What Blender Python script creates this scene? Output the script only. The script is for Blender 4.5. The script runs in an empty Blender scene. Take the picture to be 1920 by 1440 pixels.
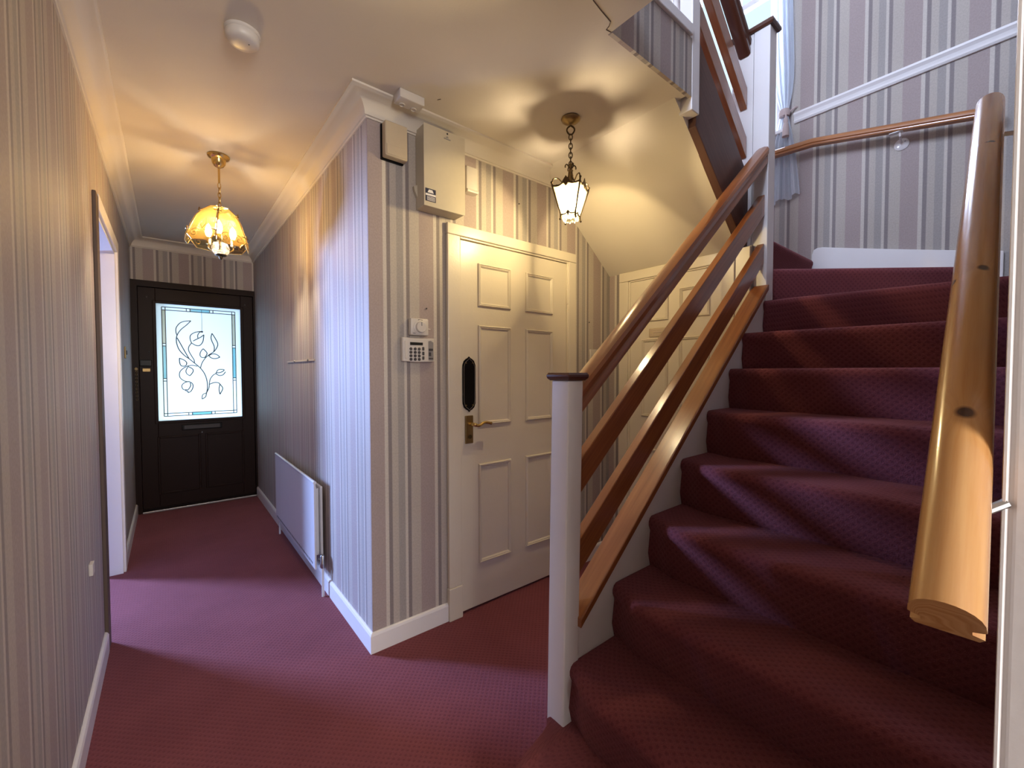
import bpy, bmesh, math, random
from mathutils import Vector, Matrix
random.seed(7)
PI = math.pi
SC = bpy.context.scene
COL = SC.collection

# ------------------------------------------------------------------ camera
YAW, PIT, ROL, FPX, EYE = math.radians(39.14), math.radians(-1.689), math.radians(-0.087), 791.36, 1.29
cf = Vector((math.sin(YAW)*math.cos(PIT), math.cos(YAW)*math.cos(PIT), math.sin(PIT)))
cr = Vector((math.cos(YAW), -math.sin(YAW), 0)); cu = cr.cross(cf)
cr, cu = cr*math.cos(ROL)+cu*math.sin(ROL), cu*math.cos(ROL)-cr*math.sin(ROL)
cam = bpy.data.cameras.new('camera'); cam.sensor_width = 36; cam.lens = 36*FPX/1920; cam.clip_start = 0.02
camo = bpy.data.objects.new('camera', cam); COL.objects.link(camo)
camo.matrix_world = Matrix(((cr.x, cu.x, -cf.x, 0), (cr.y, cu.y, -cf.y, 0), (cr.z, cu.z, -cf.z, EYE), (0, 0, 0, 1)))
SC.camera = camo

# ------------------------------------------------------------------ world, daylight and added fill, exposure
W = bpy.data.worlds.new('sky'); SC.world = W; W.use_nodes = True
W.node_tree.nodes['Background'].inputs[0].default_value = (0.72, 0.86, 1.0, 1)
W.node_tree.nodes['Background'].inputs[1].default_value = 1.3
SC.view_settings.view_transform = 'Standard'; SC.view_settings.look = 'None'
SC.view_settings.exposure = 0.1; SC.view_settings.gamma = 1; SC.view_settings.use_curve_mapping = False
SC.cycles.max_bounces = 10; SC.cycles.diffuse_bounces = 5; SC.cycles.transparent_max_bounces = 12
SC.cycles.sample_clamp_indirect = 6.0; SC.cycles.caustics_reflective = False; SC.cycles.caustics_refractive = False

def area(name, loc, target, sx, sy, power, col):
    l = bpy.data.lights.new(name, 'AREA'); l.shape = 'RECTANGLE'; l.size = sx; l.size_y = sy; l.energy = power; l.color = col
    o = bpy.data.objects.new(name, l); COL.objects.link(o); o.location = loc
    o.rotation_euler = (Vector(target)-Vector(loc)).to_track_quat('-Z', 'Y').to_euler()
    return o
DAY = (0.74, 0.76, 1.0)
area('daylight_side_room', (-2.05, 5.45, 1.55), (-1.1, 3.9, 0.6), 0.8, 1.2, 800, (0.34, 0.50, 1.0))
area('daylight_front_door', (0.22, 5.75, 0.75), (0.25, 5.1, 1.15), 1.1, 0.6, 9, (0.74, 0.92, 1.0))
area('daylight_stair_window', (3.95, 1.45, 4.1), (2.6, 1.0, 3.0), 1.0, 1.6, 230, DAY)
area('fill_landing', (-0.75, 0.55, 4.15), (3.0, 0.6, 3.3), 1.2, 1.2, 190, DAY)  # unseen landing light, added to brighten the stairwell end wall
area('fill_room_behind', (0.2, -2.05, 1.7), (0.2, 0.0, 1.3), 0.9, 1.1, 75, (1.0,0.92,0.86))  # unseen fill lamp behind the camera, added to lift the foreground
BULB_HALL, BULB_LANTERN = 900, 1450
WARM = (1.0, 0.76, 0.46)

# ------------------------------------------------------------------ materials
class NT:
    def __init__(s, name):
        s.m = bpy.data.materials.new(name); s.m.use_nodes = True
        s.t = s.m.node_tree; s.b = s.t.nodes['Principled BSDF']; s.out = s.t.nodes['Material Output']
    def n(s, typ, **kw):
        nd = s.t.nodes.new(typ)
        for k, v in kw.items(): setattr(nd, k, v)
        return nd
    def l(s, a, b): s.t.links.new(a, b)
    def math(s, op, a, b=None, c=None):
        nd = s.n('ShaderNodeMath', operation=op)
        for i, v in enumerate((a, b, c)):
            if v is None: continue
            if isinstance(v, (int, float)): nd.inputs[i].default_value = v
            else: s.l(v, nd.inputs[i])
        return nd.outputs[0]
    def mix(s, fac, a, b, typ='MIX'):
        nd = s.n('ShaderNodeMix', data_type='RGBA', blend_type=typ)
        for i, v in ((0, fac), (6, a), (7, b)):
            if isinstance(v, (int, float)): nd.inputs[i].default_value = v
            elif isinstance(v, tuple): nd.inputs[i].default_value = (*v, 1)
            else: s.l(v, nd.inputs[i])
        return nd.outputs[2]
    def noise(s, vec, scale, detail=3, rough=0.55):
        nd = s.n('ShaderNodeTexNoise'); nd.inputs['Scale'].default_value = scale
        nd.inputs['Detail'].default_value = detail; nd.inputs['Roughness'].default_value = rough
        if vec is not None: s.l(vec, nd.inputs['Vector'])
        return nd.outputs[0]
    def ramp(s, fac, stops, interp='LINEAR'):
        nd = s.n('ShaderNodeValToRGB'); cr_ = nd.color_ramp; cr_.interpolation = interp
        while len(cr_.elements) < len(stops): cr_.elements.new(0.5)
        for e, (p, c) in zip(cr_.elements, stops): e.position = p; e.color = (*c, 1)
        s.l(fac, nd.inputs[0]); return nd.outputs[0]
    def bump(s, h, strength, dist=0.01):
        nd = s.n('ShaderNodeBump'); nd.inputs['Strength'].default_value = strength; nd.inputs['Distance'].default_value = dist
        s.l(h, nd.inputs['Height']); s.l(nd.outputs[0], s.b.inputs['Normal'])
    def pos(s): return s.n('ShaderNodeNewGeometry').outputs['Position']
    def uv(s): return s.n('ShaderNodeTexCoord').outputs['UV']
    def xyz(s, v):
        nd = s.n('ShaderNodeSeparateXYZ'); s.l(v, nd.inputs[0]); return nd.outputs
    def comb(s, x, y, z):
        nd = s.n('ShaderNodeCombineXYZ')
        for i, v in enumerate((x, y, z)):
            if isinstance(v, (int, float)): nd.inputs[i].default_value = v
            else: s.l(v, nd.inputs[i])
        return nd.outputs[0]
    def col(s, c):
        if isinstance(c, tuple): s.b.inputs['Base Color'].default_value = (*c, 1)
        else: s.l(c, s.b.inputs['Base Color'])
    def set(s, **kw):
        for k, v in kw.items(): s.b.inputs[k.replace('_', ' ')].default_value = v
        return s.m

def paint(name, c, rough=0.45, var=0.05, bump=0.04, scale=9, spec=0.5):
    t = NT(name); p = t.pos(); nz = t.noise(p, scale, 4)
    t.col(t.mix(nz, tuple(x*(1-var) for x in c), tuple(min(1, x*(1+var)) for x in c)))
    t.bump(t.noise(p, 120, 3), bump, 0.004); t.set(Roughness=rough, Specular_IOR_Level=spec); return t.m
def plain(name, c, rough=0.5, metal=0.0, spec=0.5):
    t = NT(name); nz = t.noise(t.n('ShaderNodeTexCoord').outputs['Object'], 40, 3)
    t.col(t.mix(nz, tuple(x*0.92 for x in c), c)); return t.set(Roughness=rough, Metallic=metal, Specular_IOR_Level=spec)

PER = 0.2585
def wallpaper(name, axis, sign, s0, soft=0.0):
    t = NT(name); p = t.pos(); q = t.xyz(p)
    wob = t.math('MULTIPLY', t.math('SUBTRACT', t.noise(t.comb(q[0], q[1], 0.0), 3.0, 1), 0.5), 0.004)
    s_ = t.math('ADD', t.math('MULTIPLY', q[axis], sign), wob)
    f = t.math('FRACT', t.math('DIVIDE', t.math('SUBTRACT', s_, s0), PER))
    cream, dark, beige, grey, mauve = (.55, .505, .46), (.235, .205, .205), (.450, .405, .365), (.340, .315, .300), (.365, .300, .290)
    if soft:
        mean = (.40, .355, .32); cream, dark, beige, grey, mauve = [tuple(a+(m-a)*soft for a, m in zip(c, mean)) for c in (cream, dark, beige, grey, mauve)]
    stops = []
    seq = [(0, cream), (.066, dark), (.135, beige), (.255, grey), (.385, cream), (.437, dark), (.505, beige), (.70, mauve), (.995, mauve)]
    for i, (a, c) in enumerate(seq):
        if i: stops.append((a-.006, seq[i-1][1]))
        stops.append((a+(.006 if i else 0), c))
    c = t.ramp(f, stops[:-1])
    damask = t.noise(t.comb(t.math('MULTIPLY', s_, 150), t.math('MULTIPLY', q[2], 110), 0.0), 1.0, 2)
    spk = t.ramp(damask, [(0.35, (.93, .93, .93)), (0.65, (1.05, 1.05, 1.05))])
    fade = t.ramp(t.noise(p, 1.7, 3), [(0.3, (.93, .92, .91)), (0.7, (1.03, 1.03, 1.03))])
    t.col(t.mix(1.0, t.mix(1.0, c, spk, 'MULTIPLY'), fade, 'MULTIPLY'))
    t.bump(damask, 0.08, 0.003); return t.set(Roughness=0.62, Specular_IOR_Level=0.35)

def carpet(name, uvmode):
    t = NT(name)
    if uvmode: v = t.uv(); q = t.xyz(v); w = v
    else: w = t.pos(); q = t.xyz(w)
    D = 0.0175
    a = t.math('DIVIDE', t.math('ADD', q[0], q[1]), D*1.414); b = t.math('DIVIDE', t.math('SUBTRACT', q[0], q[1]), D*1.414)
    fa = t.math('SUBTRACT', t.math('FRACT', a), 0.5); fb = t.math('SUBTRACT', t.math('FRACT', b), 0.5)
    d = t.math('SQRT', t.math('ADD', t.math('MULTIPLY', fa, fa), t.math('MULTIPLY', fb, fb)))
    dot = t.ramp(d, [(0.16, (1, 1, 1)), (0.34, (0, 0, 0))])
    n1 = t.noise(w, 2.2, 4); n2 = t.noise(w, 260, 2)
    base = t.ramp(n1, [(0.3, (.185, .050, .058)), (0.7, (.245, .072, .082))])
    base = t.mix(n2, base, t.mix(1.0, base, (.62, .60, .60), 'MULTIPLY'))
    c = t.mix(t.math('MULTIPLY', dot, 0.35 if uvmode else 0.36), base, (.055, .010, .016))
    t.col(c)
    t.bump(t.math('ADD', n2, t.math('MULTIPLY', d, 0.8)), 0.55, 0.006)
    t.set(Roughness=0.95, Specular_IOR_Level=0.1); t.b.inputs['Sheen Weight'].default_value = 0.2; t.b.inputs['Sheen Roughness'].default_value = 0.5
    t.b.inputs['Sheen Tint'].default_value = (0.9, 0.45, 0.5, 1)
    return t.m

def wood(name, c1, c2, rough, scale=(2.0, 30.0), coat=0.3, knots=None, spec=0.5):
    t = NT(name); v = t.uv(); q = t.xyz(v)
    u_, v_ = q[0], q[1]
    kmask = None
    if knots:
        for (ku, kv, kr) in knots:
            du = t.math('SUBTRACT', u_, ku); dv = t.math('SUBTRACT', v_, kv)
            d = t.math('SQRT', t.math('ADD', t.math('MULTIPLY', t.math('MULTIPLY', du, du), 0.8), t.math('MULTIPLY', dv, dv)))
            g = t.math('POWER', 2.718, t.math('MULTIPLY', t.math('MULTIPLY', d, d), -1.0/(kr*kr*5)))
            v_ = t.math('ADD', v_, t.math('MULTIPLY', t.math('MULTIPLY', g, dv), 1.4))
            k = t.ramp(t.math('DIVIDE', d, kr), [(0.55, (1, 1, 1)), (1.0, (0, 0, 0))])
            kmask = k if kmask is None else t.mix(1.0, kmask, k, 'ADD')
    w = t.comb(t.math('MULTIPLY', u_, scale[0]), t.math('MULTIPLY', v_, scale[1]), 0.0)
    g1 = t.noise(w, 1.0, 5, 0.6); g2 = t.noise(w, 4.0, 2)
    c = t.ramp(g1, [(0.30, c1), (0.70, c2)])
    c = t.mix(t.math('MULTIPLY', g2, 0.25), c, tuple(x*0.55 for x in c1))
    if knots: c = t.mix(kmask, c, (.055, .018, .008))
    t.col(c); t.bump(g1, 0.06, 0.003)
    t.set(Roughness=rough, Specular_IOR_Level=spec); t.b.inputs['Coat Weight'].default_value = coat; t.b.inputs['Coat Roughness'].default_value = 0.12
    return t.m

def glass_panel(name, c, trans, rough=0.2, alpha=0.35):
    t = NT(name); tr = t.n('ShaderNodeBsdfTranslucent'); tr.inputs[0].default_value = (*c, 1)
    tp = t.n('ShaderNodeBsdfTransparent'); tp.inputs[0].default_value = (*trans, 1)
    gl = t.n('ShaderNodeBsdfGlossy'); gl.inputs['Roughness'].default_value = rough
    nz = t.noise(t.n('ShaderNodeTexCoord').outputs['Object'], 60, 2); bp = t.n('ShaderNodeBump'); bp.inputs['Strength'].default_value = 0.2
    t.l(nz, bp.inputs['Height']); t.l(bp.outputs[0], gl.inputs['Normal'])
    m1 = t.n('ShaderNodeMixShader'); m1.inputs[0].default_value = alpha; t.l(tr.outputs[0], m1.inputs[1]); t.l(tp.outputs[0], m1.inputs[2])
    fr = t.n('ShaderNodeFresnel'); fr.inputs[0].default_value = 1.45
    m2 = t.n('ShaderNodeMixShader'); t.l(t.math('MULTIPLY', fr.outputs[0], 0.6), m2.inputs[0]); t.l(m1.outputs[0], m2.inputs[1]); t.l(gl.outputs[0], m2.inputs[2])
    t.l(m2.outputs[0], t.out.inputs[0]); return t.m

def emis(name, c, strength):
    t = NT(name); e = t.n('ShaderNodeEmission'); e.inputs[0].default_value = (*c, 1); e.inputs[1].default_value = strength
    t.l(e.outputs[0], t.out.inputs[0]); return t.m

WP_LEFT = wallpaper('striped_paper_left', 1, 1, 0.07, 0.25); WP_RIGHT = wallpaper('striped_paper_right', 1, -1, -2.078, 0.25)
WP_X = wallpaper('striped_paper_inner', 0, 1, 0.772); WP_FRONT = wallpaper('striped_paper_front', 0, 1, -0.085)
WP_END = wallpaper('striped_paper_end', 1, -1, -0.946); WP_FASCIA = wallpaper('striped_paper_fascia', 0, 1, 1.383)
M_CEIL = paint('ceiling_paint', (.64, .59, .52), 0.85, 0.04, 0.10, 3, 0.2)
M_CREAM = paint('cream_gloss_paint', (.66, .60, .50), 0.30, 0.04, 0.12, 6)
M_WHITE = paint('white_gloss_paint', (.76, .74, .74), 0.35, 0.04, 0.08, 8)
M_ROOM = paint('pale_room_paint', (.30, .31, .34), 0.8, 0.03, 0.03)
M_CARPET = carpet('burgundy_pin_dot_carpet', False); M_CARPET_UV = carpet('burgundy_pin_dot_stair_carpet', True)
M_MAHOG = wood('varnished_mahogany', (.20, .060, .018), (.36, .130, .040), 0.28, (2.2, 42), 0.5)
M_DARKMAHOG = wood('dark_mahogany', (.055, .016, .008), (.10, .030, .014), 0.35, (2.2, 42), 0.3)
M_STRINGWOOD = wood('brown_stained_string', (.085, .040, .030), (.135, .066, .050), 0.5, (2.2, 42), 0.05, spec=0.3)
M_PINE = wood('varnished_knotty_pine', (.42, .185, .055), (.66, .385, .150), 0.25, (3.0, 60), 0.55,
              knots=[(.22, .044, .0095), (.51, .050, .0075), (.495, .016, .006), (.97, .028, .005), (.973, .050, .0055)])
M_PINE2 = wood('stained_pine', (.34, .125, .040), (.50, .21, .075), 0.3, (3.0, 60), 0.45)
M_DOORWOOD = wood('dark_brown_door_wood', (.012, .0055, .0048), (.022, .0095, .0075), 0.42, (18, 2.0), 0.0, spec=0.12)
M_BROWNTRIM = plain('brown_edge_trim', (.10, .065, .045), 0.6)
M_BRASS = plain('polished_brass', (.62, .44, .17), 0.22, 1.0); M_OLDBRASS = plain('aged_brass', (.26, .18, .08), 0.38, 1.0)
M_BRONZE = plain('antique_bronze', (.10, .070, .035), 0.42, 0.9)
M_STEEL = plain('dull_steel', (.45, .45, .46), 0.35, 1.0)
M_BLACK = plain('black_lacquer', (.004, .004, .005), 0.3, 0.0, 0.12)
M_PLASTIC = plain('white_plastic', (.62, .58, .54), 0.4); M_OLDPLASTIC = plain('aged_cream_plastic', (.52, .43, .31), 0.45)
M_BEIGEMETAL = plain('beige_enamel_steel', (.52, .47, .38), 0.4); M_GREYPLASTIC = plain('grey_plastic', (.25, .24, .25), 0.4)
M_DARKBTN = plain('charcoal_rubber', (.05, .045, .05), 0.6); M_SCREEN = plain('dark_display', (.015, .018, .016), 0.15)
M_RAD = paint('radiator_enamel', (.62, .62, .66), 0.32, 0.02, 0.03); M_LEAD = plain('grey_lead_strip', (.10, .12, .12), 0.5, 0.3)
M_LABELBLUE = plain('dark_blue_print', (.02, .025, .06), 0.4); M_LABELWHITE = plain('white_print', (.75, .75, .78), 0.4)
M_SHADE = glass_panel('amber_etched_glass', (.095, .060, .020), (.95, .84, .58), 0.15, 0.55)
M_CLEAR = glass_panel('clear_lamp_glass', (.8, .75, .6), (.97, .95, .88), 0.05, 0.8)
M_FROST = glass_panel('frosted_lantern_glass', (.34, .33, .25), (.97, .95, .84), 0.3, 0.62)
M_DOORGLASS = glass_panel('rippled_door_glass', (.90, .96, .97), (.8, .95, 1.0), 0.25, 0.02)
M_TINTBLUE = glass_panel('pale_blue_glass', (.60, .92, .95), (.7, .95, 1), 0.2, 0.02); M_TINTCREAM = glass_panel('pale_cream_glass', (.93, .90, .78), (.95, .95, .8), 0.2, 0.02)
M_BULB = emis('glowing_bulb', WARM, BULB_HALL); M_BULB2 = emis('glowing_lantern_bulb', (1.0, .78, .48), BULB_LANTERN)
def cloth_mat():
    t = NT('sheer_white_voile'); d = t.n('ShaderNodeBsdfDiffuse'); d.inputs[0].default_value = (.80, .84, .90, 1)
    tr = t.n('ShaderNodeBsdfTranslucent'); tr.inputs[0].default_value = (.80, .86, .95, 1)
    tp = t.n('ShaderNodeBsdfTransparent')
    a = t.n('ShaderNodeMixShader'); a.inputs[0].default_value = 0.45; t.l(d.outputs[0], a.inputs[1]); t.l(tr.outputs[0], a.inputs[2])
    b = t.n('ShaderNodeMixShader')
    wv = t.noise(t.n('ShaderNodeTexCoord').outputs['Object'], 500, 1)
    t.l(t.math('MULTIPLY', wv, 0.35), b.inputs[0]); t.l(a.outputs[0], b.inputs[1]); t.l(tp.outputs[0], b.inputs[2])
    t.l(b.outputs[0], t.out.inputs[0]); return t.m
M_VOILE = cloth_mat(); M_TASSEL = plain('pale_pink_cord', (.55, .44, .42), 0.8)
def pane_mat():
    t = NT('clear_window_glass'); tp = t.n('ShaderNodeBsdfTransparent'); tp.inputs[0].default_value = (.93, .98, .98, 1)
    gl = t.n('ShaderNodeBsdfGlossy'); gl.inputs['Roughness'].default_value = 0.03
    m = t.n('ShaderNodeMixShader'); nz = t.noise(t.pos(), 2, 1); t.l(t.math('MULTIPLY', nz, 0.12), m.inputs[0])
    t.l(tp.outputs[0], m.inputs[1]); t.l(gl.outputs[0], m.inputs[2]); t.l(m.outputs[0], t.out.inputs[0]); return t.m
M_PANE = pane_mat()

# ------------------------------------------------------------------ mesh helpers
class MB:
    """collects geometry in world coordinates; build() links it as ONE mesh object"""
    def __init__(s): s.v = []; s.f = []; s.uv = {}
    def add(s, vs, fs):
        o = len(s.v); s.v += [tuple(v) for v in vs]; s.f += [tuple(i+o for i in f) for f in fs]; return s
    def box(s, a, b):
        (x0, y0, z0), (x1, y1, z1) = a, b
        return s.add([(x0, y0, z0), (x1, y0, z0), (x1, y1, z0), (x0, y1, z0), (x0, y0, z1), (x1, y0, z1), (x1, y1, z1), (x0, y1, z1)],
                     [(0, 3, 2, 1), (4, 5, 6, 7), (0, 1, 5, 4), (1, 2, 6, 5), (2, 3, 7, 6), (3, 0, 4, 7)])
    def hexa(s, p):
        return s.add(p, [(0, 3, 2, 1), (4, 5, 6, 7), (0, 1, 5, 4), (1, 2, 6, 5), (2, 3, 7, 6), (3, 0, 4, 7)])
    def prism(s, pts, d):
        """pts: planar polygon (3D), d: extrusion vector"""
        n = len(pts); d = Vector(d); a = [Vector(p) for p in pts]
        return s.add(a+[p+d for p in a], [tuple(reversed(range(n))), tuple(range(n, 2*n))]+[(i, (i+1) % n, n+(i+1) % n, n+i) for i in range(n)])
    def loft(s, rings, closed=True, caps=True):
        n = len(rings[0]); o = len(s.v)
        vs = [tuple(p) for r in rings for p in r]; fs = []
        for i in range(len(rings)-1):
            for j in range(n if closed else n-1):
                k = (j+1) % n; fs.append((i*n+j, i*n+k, (i+1)*n+k, (i+1)*n+j))
        if caps and closed:
            fs.append(tuple(reversed(range(n)))); fs.append(tuple((len(rings)-1)*n+j for j in range(n)))
        return s.add(vs, fs)
    def lathe(s, c, prof, n=20, axis='z', caps=True):
        rings = []
        for r, h in prof:
            ring = []
            for i in range(n):
                a = 2*PI*i/n; x, y = r*math.cos(a), r*math.sin(a)
                if axis == 'z': ring.append((c[0]+x, c[1]+y, c[2]+h))
                elif axis == 'y': ring.append((c[0]+x, c[1]+h, c[2]-y))
                else: ring.append((c[0]+h, c[1]+x, c[2]+y))
            rings.append(ring)
        return s.loft(rings, True, caps)
    def tube(s, pts, r, n=8, closed=False):
        P = [Vector(p) for p in pts]; rings = []; m = len(P)
        up = None
        for i in range(m):
            if closed: t = P[(i+1) % m]-P[i-1]
            else: t = P[min(i+1, m-1)]-P[max(i-1, 0)]
            t.normalize()
            if up is None:
                up = Vector((0, 0, 1)) if abs(t.z) < 0.9 else Vector((1, 0, 0))
            x = t.cross(up); x.normalize(); up = x.cross(t)
            rr = r[i] if isinstance(r, (list, tuple)) else r
            rings.append([P[i]+x*rr*math.cos(2*PI*k/n)+up*rr*math.sin(2*PI*k/n) for k in range(n)])
        if closed: rings.append(rings[0]); return s.loft(rings, True, False)
        return s.loft(rings, True, True)
    def sphere(s, c, r, n=12, m=8, sz=1.0):
        prof = [(max(1e-4, r*math.sin(PI*i/m)), -r*sz*math.cos(PI*i/m)) for i in range(m+1)]
        return s.lathe(c, prof, n)
    def build(s, name, mat, parent=None, bevel=0, smooth=False, seg=2):
        loc = parent.matrix_basis.translation if parent is not None else Vector((0, 0, 0))
        if parent is not None and parent.parent is not None: loc = loc+parent.parent.matrix_basis.translation
        vs = [Vector(v) for v in s.v]
        origin = Vector((0, 0, 0))
        if parent is None and vs:
            lo = Vector([min(v[i] for v in vs) for i in range(3)]); hi = Vector([max(v[i] for v in vs) for i in range(3)])
            origin = Vector(((lo.x+hi.x)/2, (lo.y+hi.y)/2, lo.z)); loc = origin
        me = bpy.data.meshes.new(name); me.from_pydata([v-loc for v in vs], [], s.f)
        if s.uv:
            ul = me.uv_layers.new(name='UVMap')
            for li, lp in enumerate(me.loops): ul.data[li].uv = s.uv.get(lp.vertex_index, (0, 0))
        bm = bmesh.new(); bm.from_mesh(me)
        bmesh.ops.recalc_face_normals(bm, faces=bm.faces[:])
        if bevel:
            es = [e for e in bm.edges if len(e.link_faces) == 2 and e.calc_face_angle(0) > 0.6]
            bmesh.ops.bevel(bm, geom=es, offset=bevel, segments=seg, affect='EDGES', profile=0.5)
        bm.to_mesh(me); bm.free()
        me.materials.append(mat)
        o = bpy.data.objects.new(name, me); COL.objects.link(o)
        if parent is not None: o.parent = parent
        else: o.location = origin
        if smooth:
            for p in me.polygons: p.use_smooth = True
            if hasattr(me, 'set_sharp_from_angle'): me.set_sharp_from_angle(angle=math.radians(40))
        return o

def thing(name, label, cat, loc, group=None):
    o = bpy.data.objects.new(name, None); COL.objects.link(o); o.location = loc; o.empty_display_size = 0.05
    o['label'] = label; o['category'] = cat
    if group: o['group'] = group
    return o
def tag(o, label, cat, group=None):
    o['label'] = label; o['category'] = cat
    if group: o['group'] = group
    return o
def struct(o, label, cat):
    o['kind'] = 'structure'; o['label'] = label; o['category'] = cat; return o
def sroot(name, label, cat, loc):
    return struct(thing(name, label, cat, loc), label, cat)
def bx(name, a, b, mat, parent=None, bevel=0, smooth=False): return MB().box(a, b).build(name, mat, parent, bevel, smooth)
def spline(pts, k=5):
    P = [Vector(p) for p in pts]; out = []
    for i in range(len(P)-1):
        p0, p1, p2, p3 = P[max(i-1, 0)], P[i], P[i+1], P[min(i+2, len(P)-1)]
        for j in range(k):
            t = j/k; out.append(0.5*((2*p1)+(p2-p0)*t+(2*p0-5*p1+4*p2-p3)*t*t+(3*p1-p0-3*p2+p3)*t**3))
    out.append(P[-1]); return out
def rail_mesh(p0, p1, prof, side):
    """board swept from p0 to p1; prof = [(across, up)], 'side' = horizontal across-vector, up = world z; ends vertical; UV along length"""
    mb = MB(); p0 = Vector(p0); p1 = Vector(p1); side = Vector(side); L = (p1-p0).length; n = len(prof)
    per = [0]
    for i in range(n): per.append(per[-1]+(Vector(prof[(i+1) % n])-Vector(prof[i])).length)
    rings = [[p+side*a+Vector((0, 0, 1))*b for a, b in prof] for p in (p0, p0.lerp(p1, .5), p1)]
    mb.loft(rings)
    for i, u in enumerate((0, L/2, L)):
        for j in range(n): mb.uv[i*n+j] = (u, per[j])
    return mb

# ------------------------------------------------------------------ dimensions
XL, XC, YD, YF, ZC = -0.25, 0.705, 1.884, 5.117, 2.50
XE, X3, TOP = 3.35, 2.42, 5.1
YS = 0.893                      # string face of the lower flight
def yw(x): return 0.0+0.0222*(x-0.62)

# ------------------------------------------------------------------ room shell
struct(bx('floor', (-3.3, -1.7, -0.1), (3.5, 5.25, 0), M_CARPET), 'burgundy carpet with a pin dot pattern over the hall floor', 'floor')
w = MB(); w.box((XL-.1, -1.7, 0), (XL, 2.74, 3.55)); w.box((XL-.1, -1.7, 3.55), (XL, -.05, TOP)); w.box((XL-.1, 1.15, 3.55), (XL, 2.74, TOP)); w.box((XL-.1, -.05, 4.75), (XL, 1.15, TOP)); w.box((XL-.1, 3.67, 0), (XL, YF, ZC)); w.box((XL-.1, 2.74, 2.053), (XL, 3.67, ZC)); w.box((XL-.1, 2.74, ZC), (XL, YF, TOP))
wl = struct(w.build('wall_left', WP_LEFT), 'striped papered wall along the left of the hall', 'wall')
w = MB().box((XC, YD+.001, 0), (XC+.1, YF, ZC)); struct(w.build('wall_right', WP_RIGHT), 'striped papered wall along the right of the hall passage', 'wall')
w = MB(); w.box((XC+.001, YD, 0), (1.165, YD+.1, TOP)); w.box((1.165, YD, 1.99), (1.995, YD+.1, TOP)); w.box((1.995, YD, 0), (XE+.1, YD+.1, TOP)); w.box((XL, YD, 2.74), (XC+.001, YD+.1, TOP))
struct(w.build('wall_inner', WP_X), 'striped papered wall holding the cream six panel door', 'wall')
w = MB(); w.box((XL, YF, 2.12), (XC+.1, YF+.12, ZC)); struct(w.build('wall_front', WP_FRONT), 'striped papered strip of wall above the dark front door', 'wall')
w = MB(); w.box((XE, yw(XE)-.1, 0), (XE+.1, 1.13, TOP)); w.box((XE, 1.13, 0), (XE+.1, 1.80, 2.95)); w.box((XE, 1.13, 4.5), (XE+.1, 1.80, TOP)); w.box((XE, 1.80, 0), (XE+.1, YD, TOP))
struct(w.build('wall_end', WP_END), 'striped papered end wall of the stairwell with a dado rail', 'wall')
w = MB().hexa([(.64, -.1, 0), (XE, yw(XE)-.1, 0), (XE, yw(XE), 0), (.64, 0, 0), (.64, -.1, TOP), (XE, yw(XE)-.1, TOP), (XE, yw(XE), TOP), (.64, 0, TOP)])
struct(w.build('wall_stairs', WP_X), 'papered wall along the right side of the stairs', 'wall')
w = MB().box((X3, .95, 0), (X3+.025, 1.10, 1.96)); w.box((X3, 1.10, 1.89), (X3+.07, 1.71, 1.96)); w.box((X3, 1.71, 0), (X3+.07, YD, 1.98))
struct(w.build('wall_understairs', wallpaper('striped_paper_understairs', 1, -1, -1.84)), 'short papered wall beside the cupboard door under the stairs', 'wall')
w = MB(); w.box((XL, -1.7, 0), (.72, -1.6, .9)); w.box((XL, -1.7, 2.3), (.72, -1.6, TOP)); w.box((XL, -1.7, .9), (-.2, -1.6, 2.3)); w.box((.6, -1.7, .9), (.72, -1.6, 2.3)); w.box((.62, -1.6, 0), (.72, -.1, 2.08)); w.box((.62, -1.6, 2.08), (.72, 0, TOP))
struct(w.build('wall_back', M_ROOM), 'pale wall of the room behind the doorway', 'wall')
w = MB(); w.box((XL, -1.7, ZC), (1.25, YF, 2.74)); w.box((1.25, .985, ZC), (1.79, YD, 2.74))
struct(w.build('ceiling', M_CEIL), 'cream painted hall ceiling', 'ceiling')
w = MB().prism([(1.76, 1.02, 2.5), (2.42, 1.02, 1.955), (2.49, 1.02, 1.96), (2.49, 1.02, 2.02), (1.79, 1.02, 2.60)], (0, YD-1.02, 0))
struct(w.build('ceiling_soffit', M_CEIL), 'sloping cream soffit under the upper stair flight', 'ceiling')
struct(bx('ceiling_upper', (XL, -1.7, TOP), (XE+.1, YD+.1, TOP+.1), M_CEIL), 'ceiling above the stairwell', 'ceiling')
struct(bx('wall_fascia', (1.25, .97, 2.4995), (1.812, .986, 2.75), WP_FASCIA), 'striped papered edge of the landing floor above the hall', 'wall')
struct(MB().tube([(1.098, .927, 2.499), (1.15, .936, 2.499), (1.21, .944, 2.499), (1.222, .96, 2.499), (1.226, .975, 2.499), (1.25, .972, 2.4995)], .0016, 5).build('trim_crack', M_BROWNTRIM), 'thin dark crack in the ceiling plaster at the stairwell corner', 'crack')
# landing floor
struct(bx('floor_landing', (1.25, .985, 2.74), (1.80, YD, 2.77), M_CARPET), 'burgundy carpeted landing floor', 'floor')
struct(bx('trim_landing', (1.25, .958, 2.752), (1.80, .984, 2.80), M_WHITE, None, .004), 'white nosing trim along the landing edge', 'trim')
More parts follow.
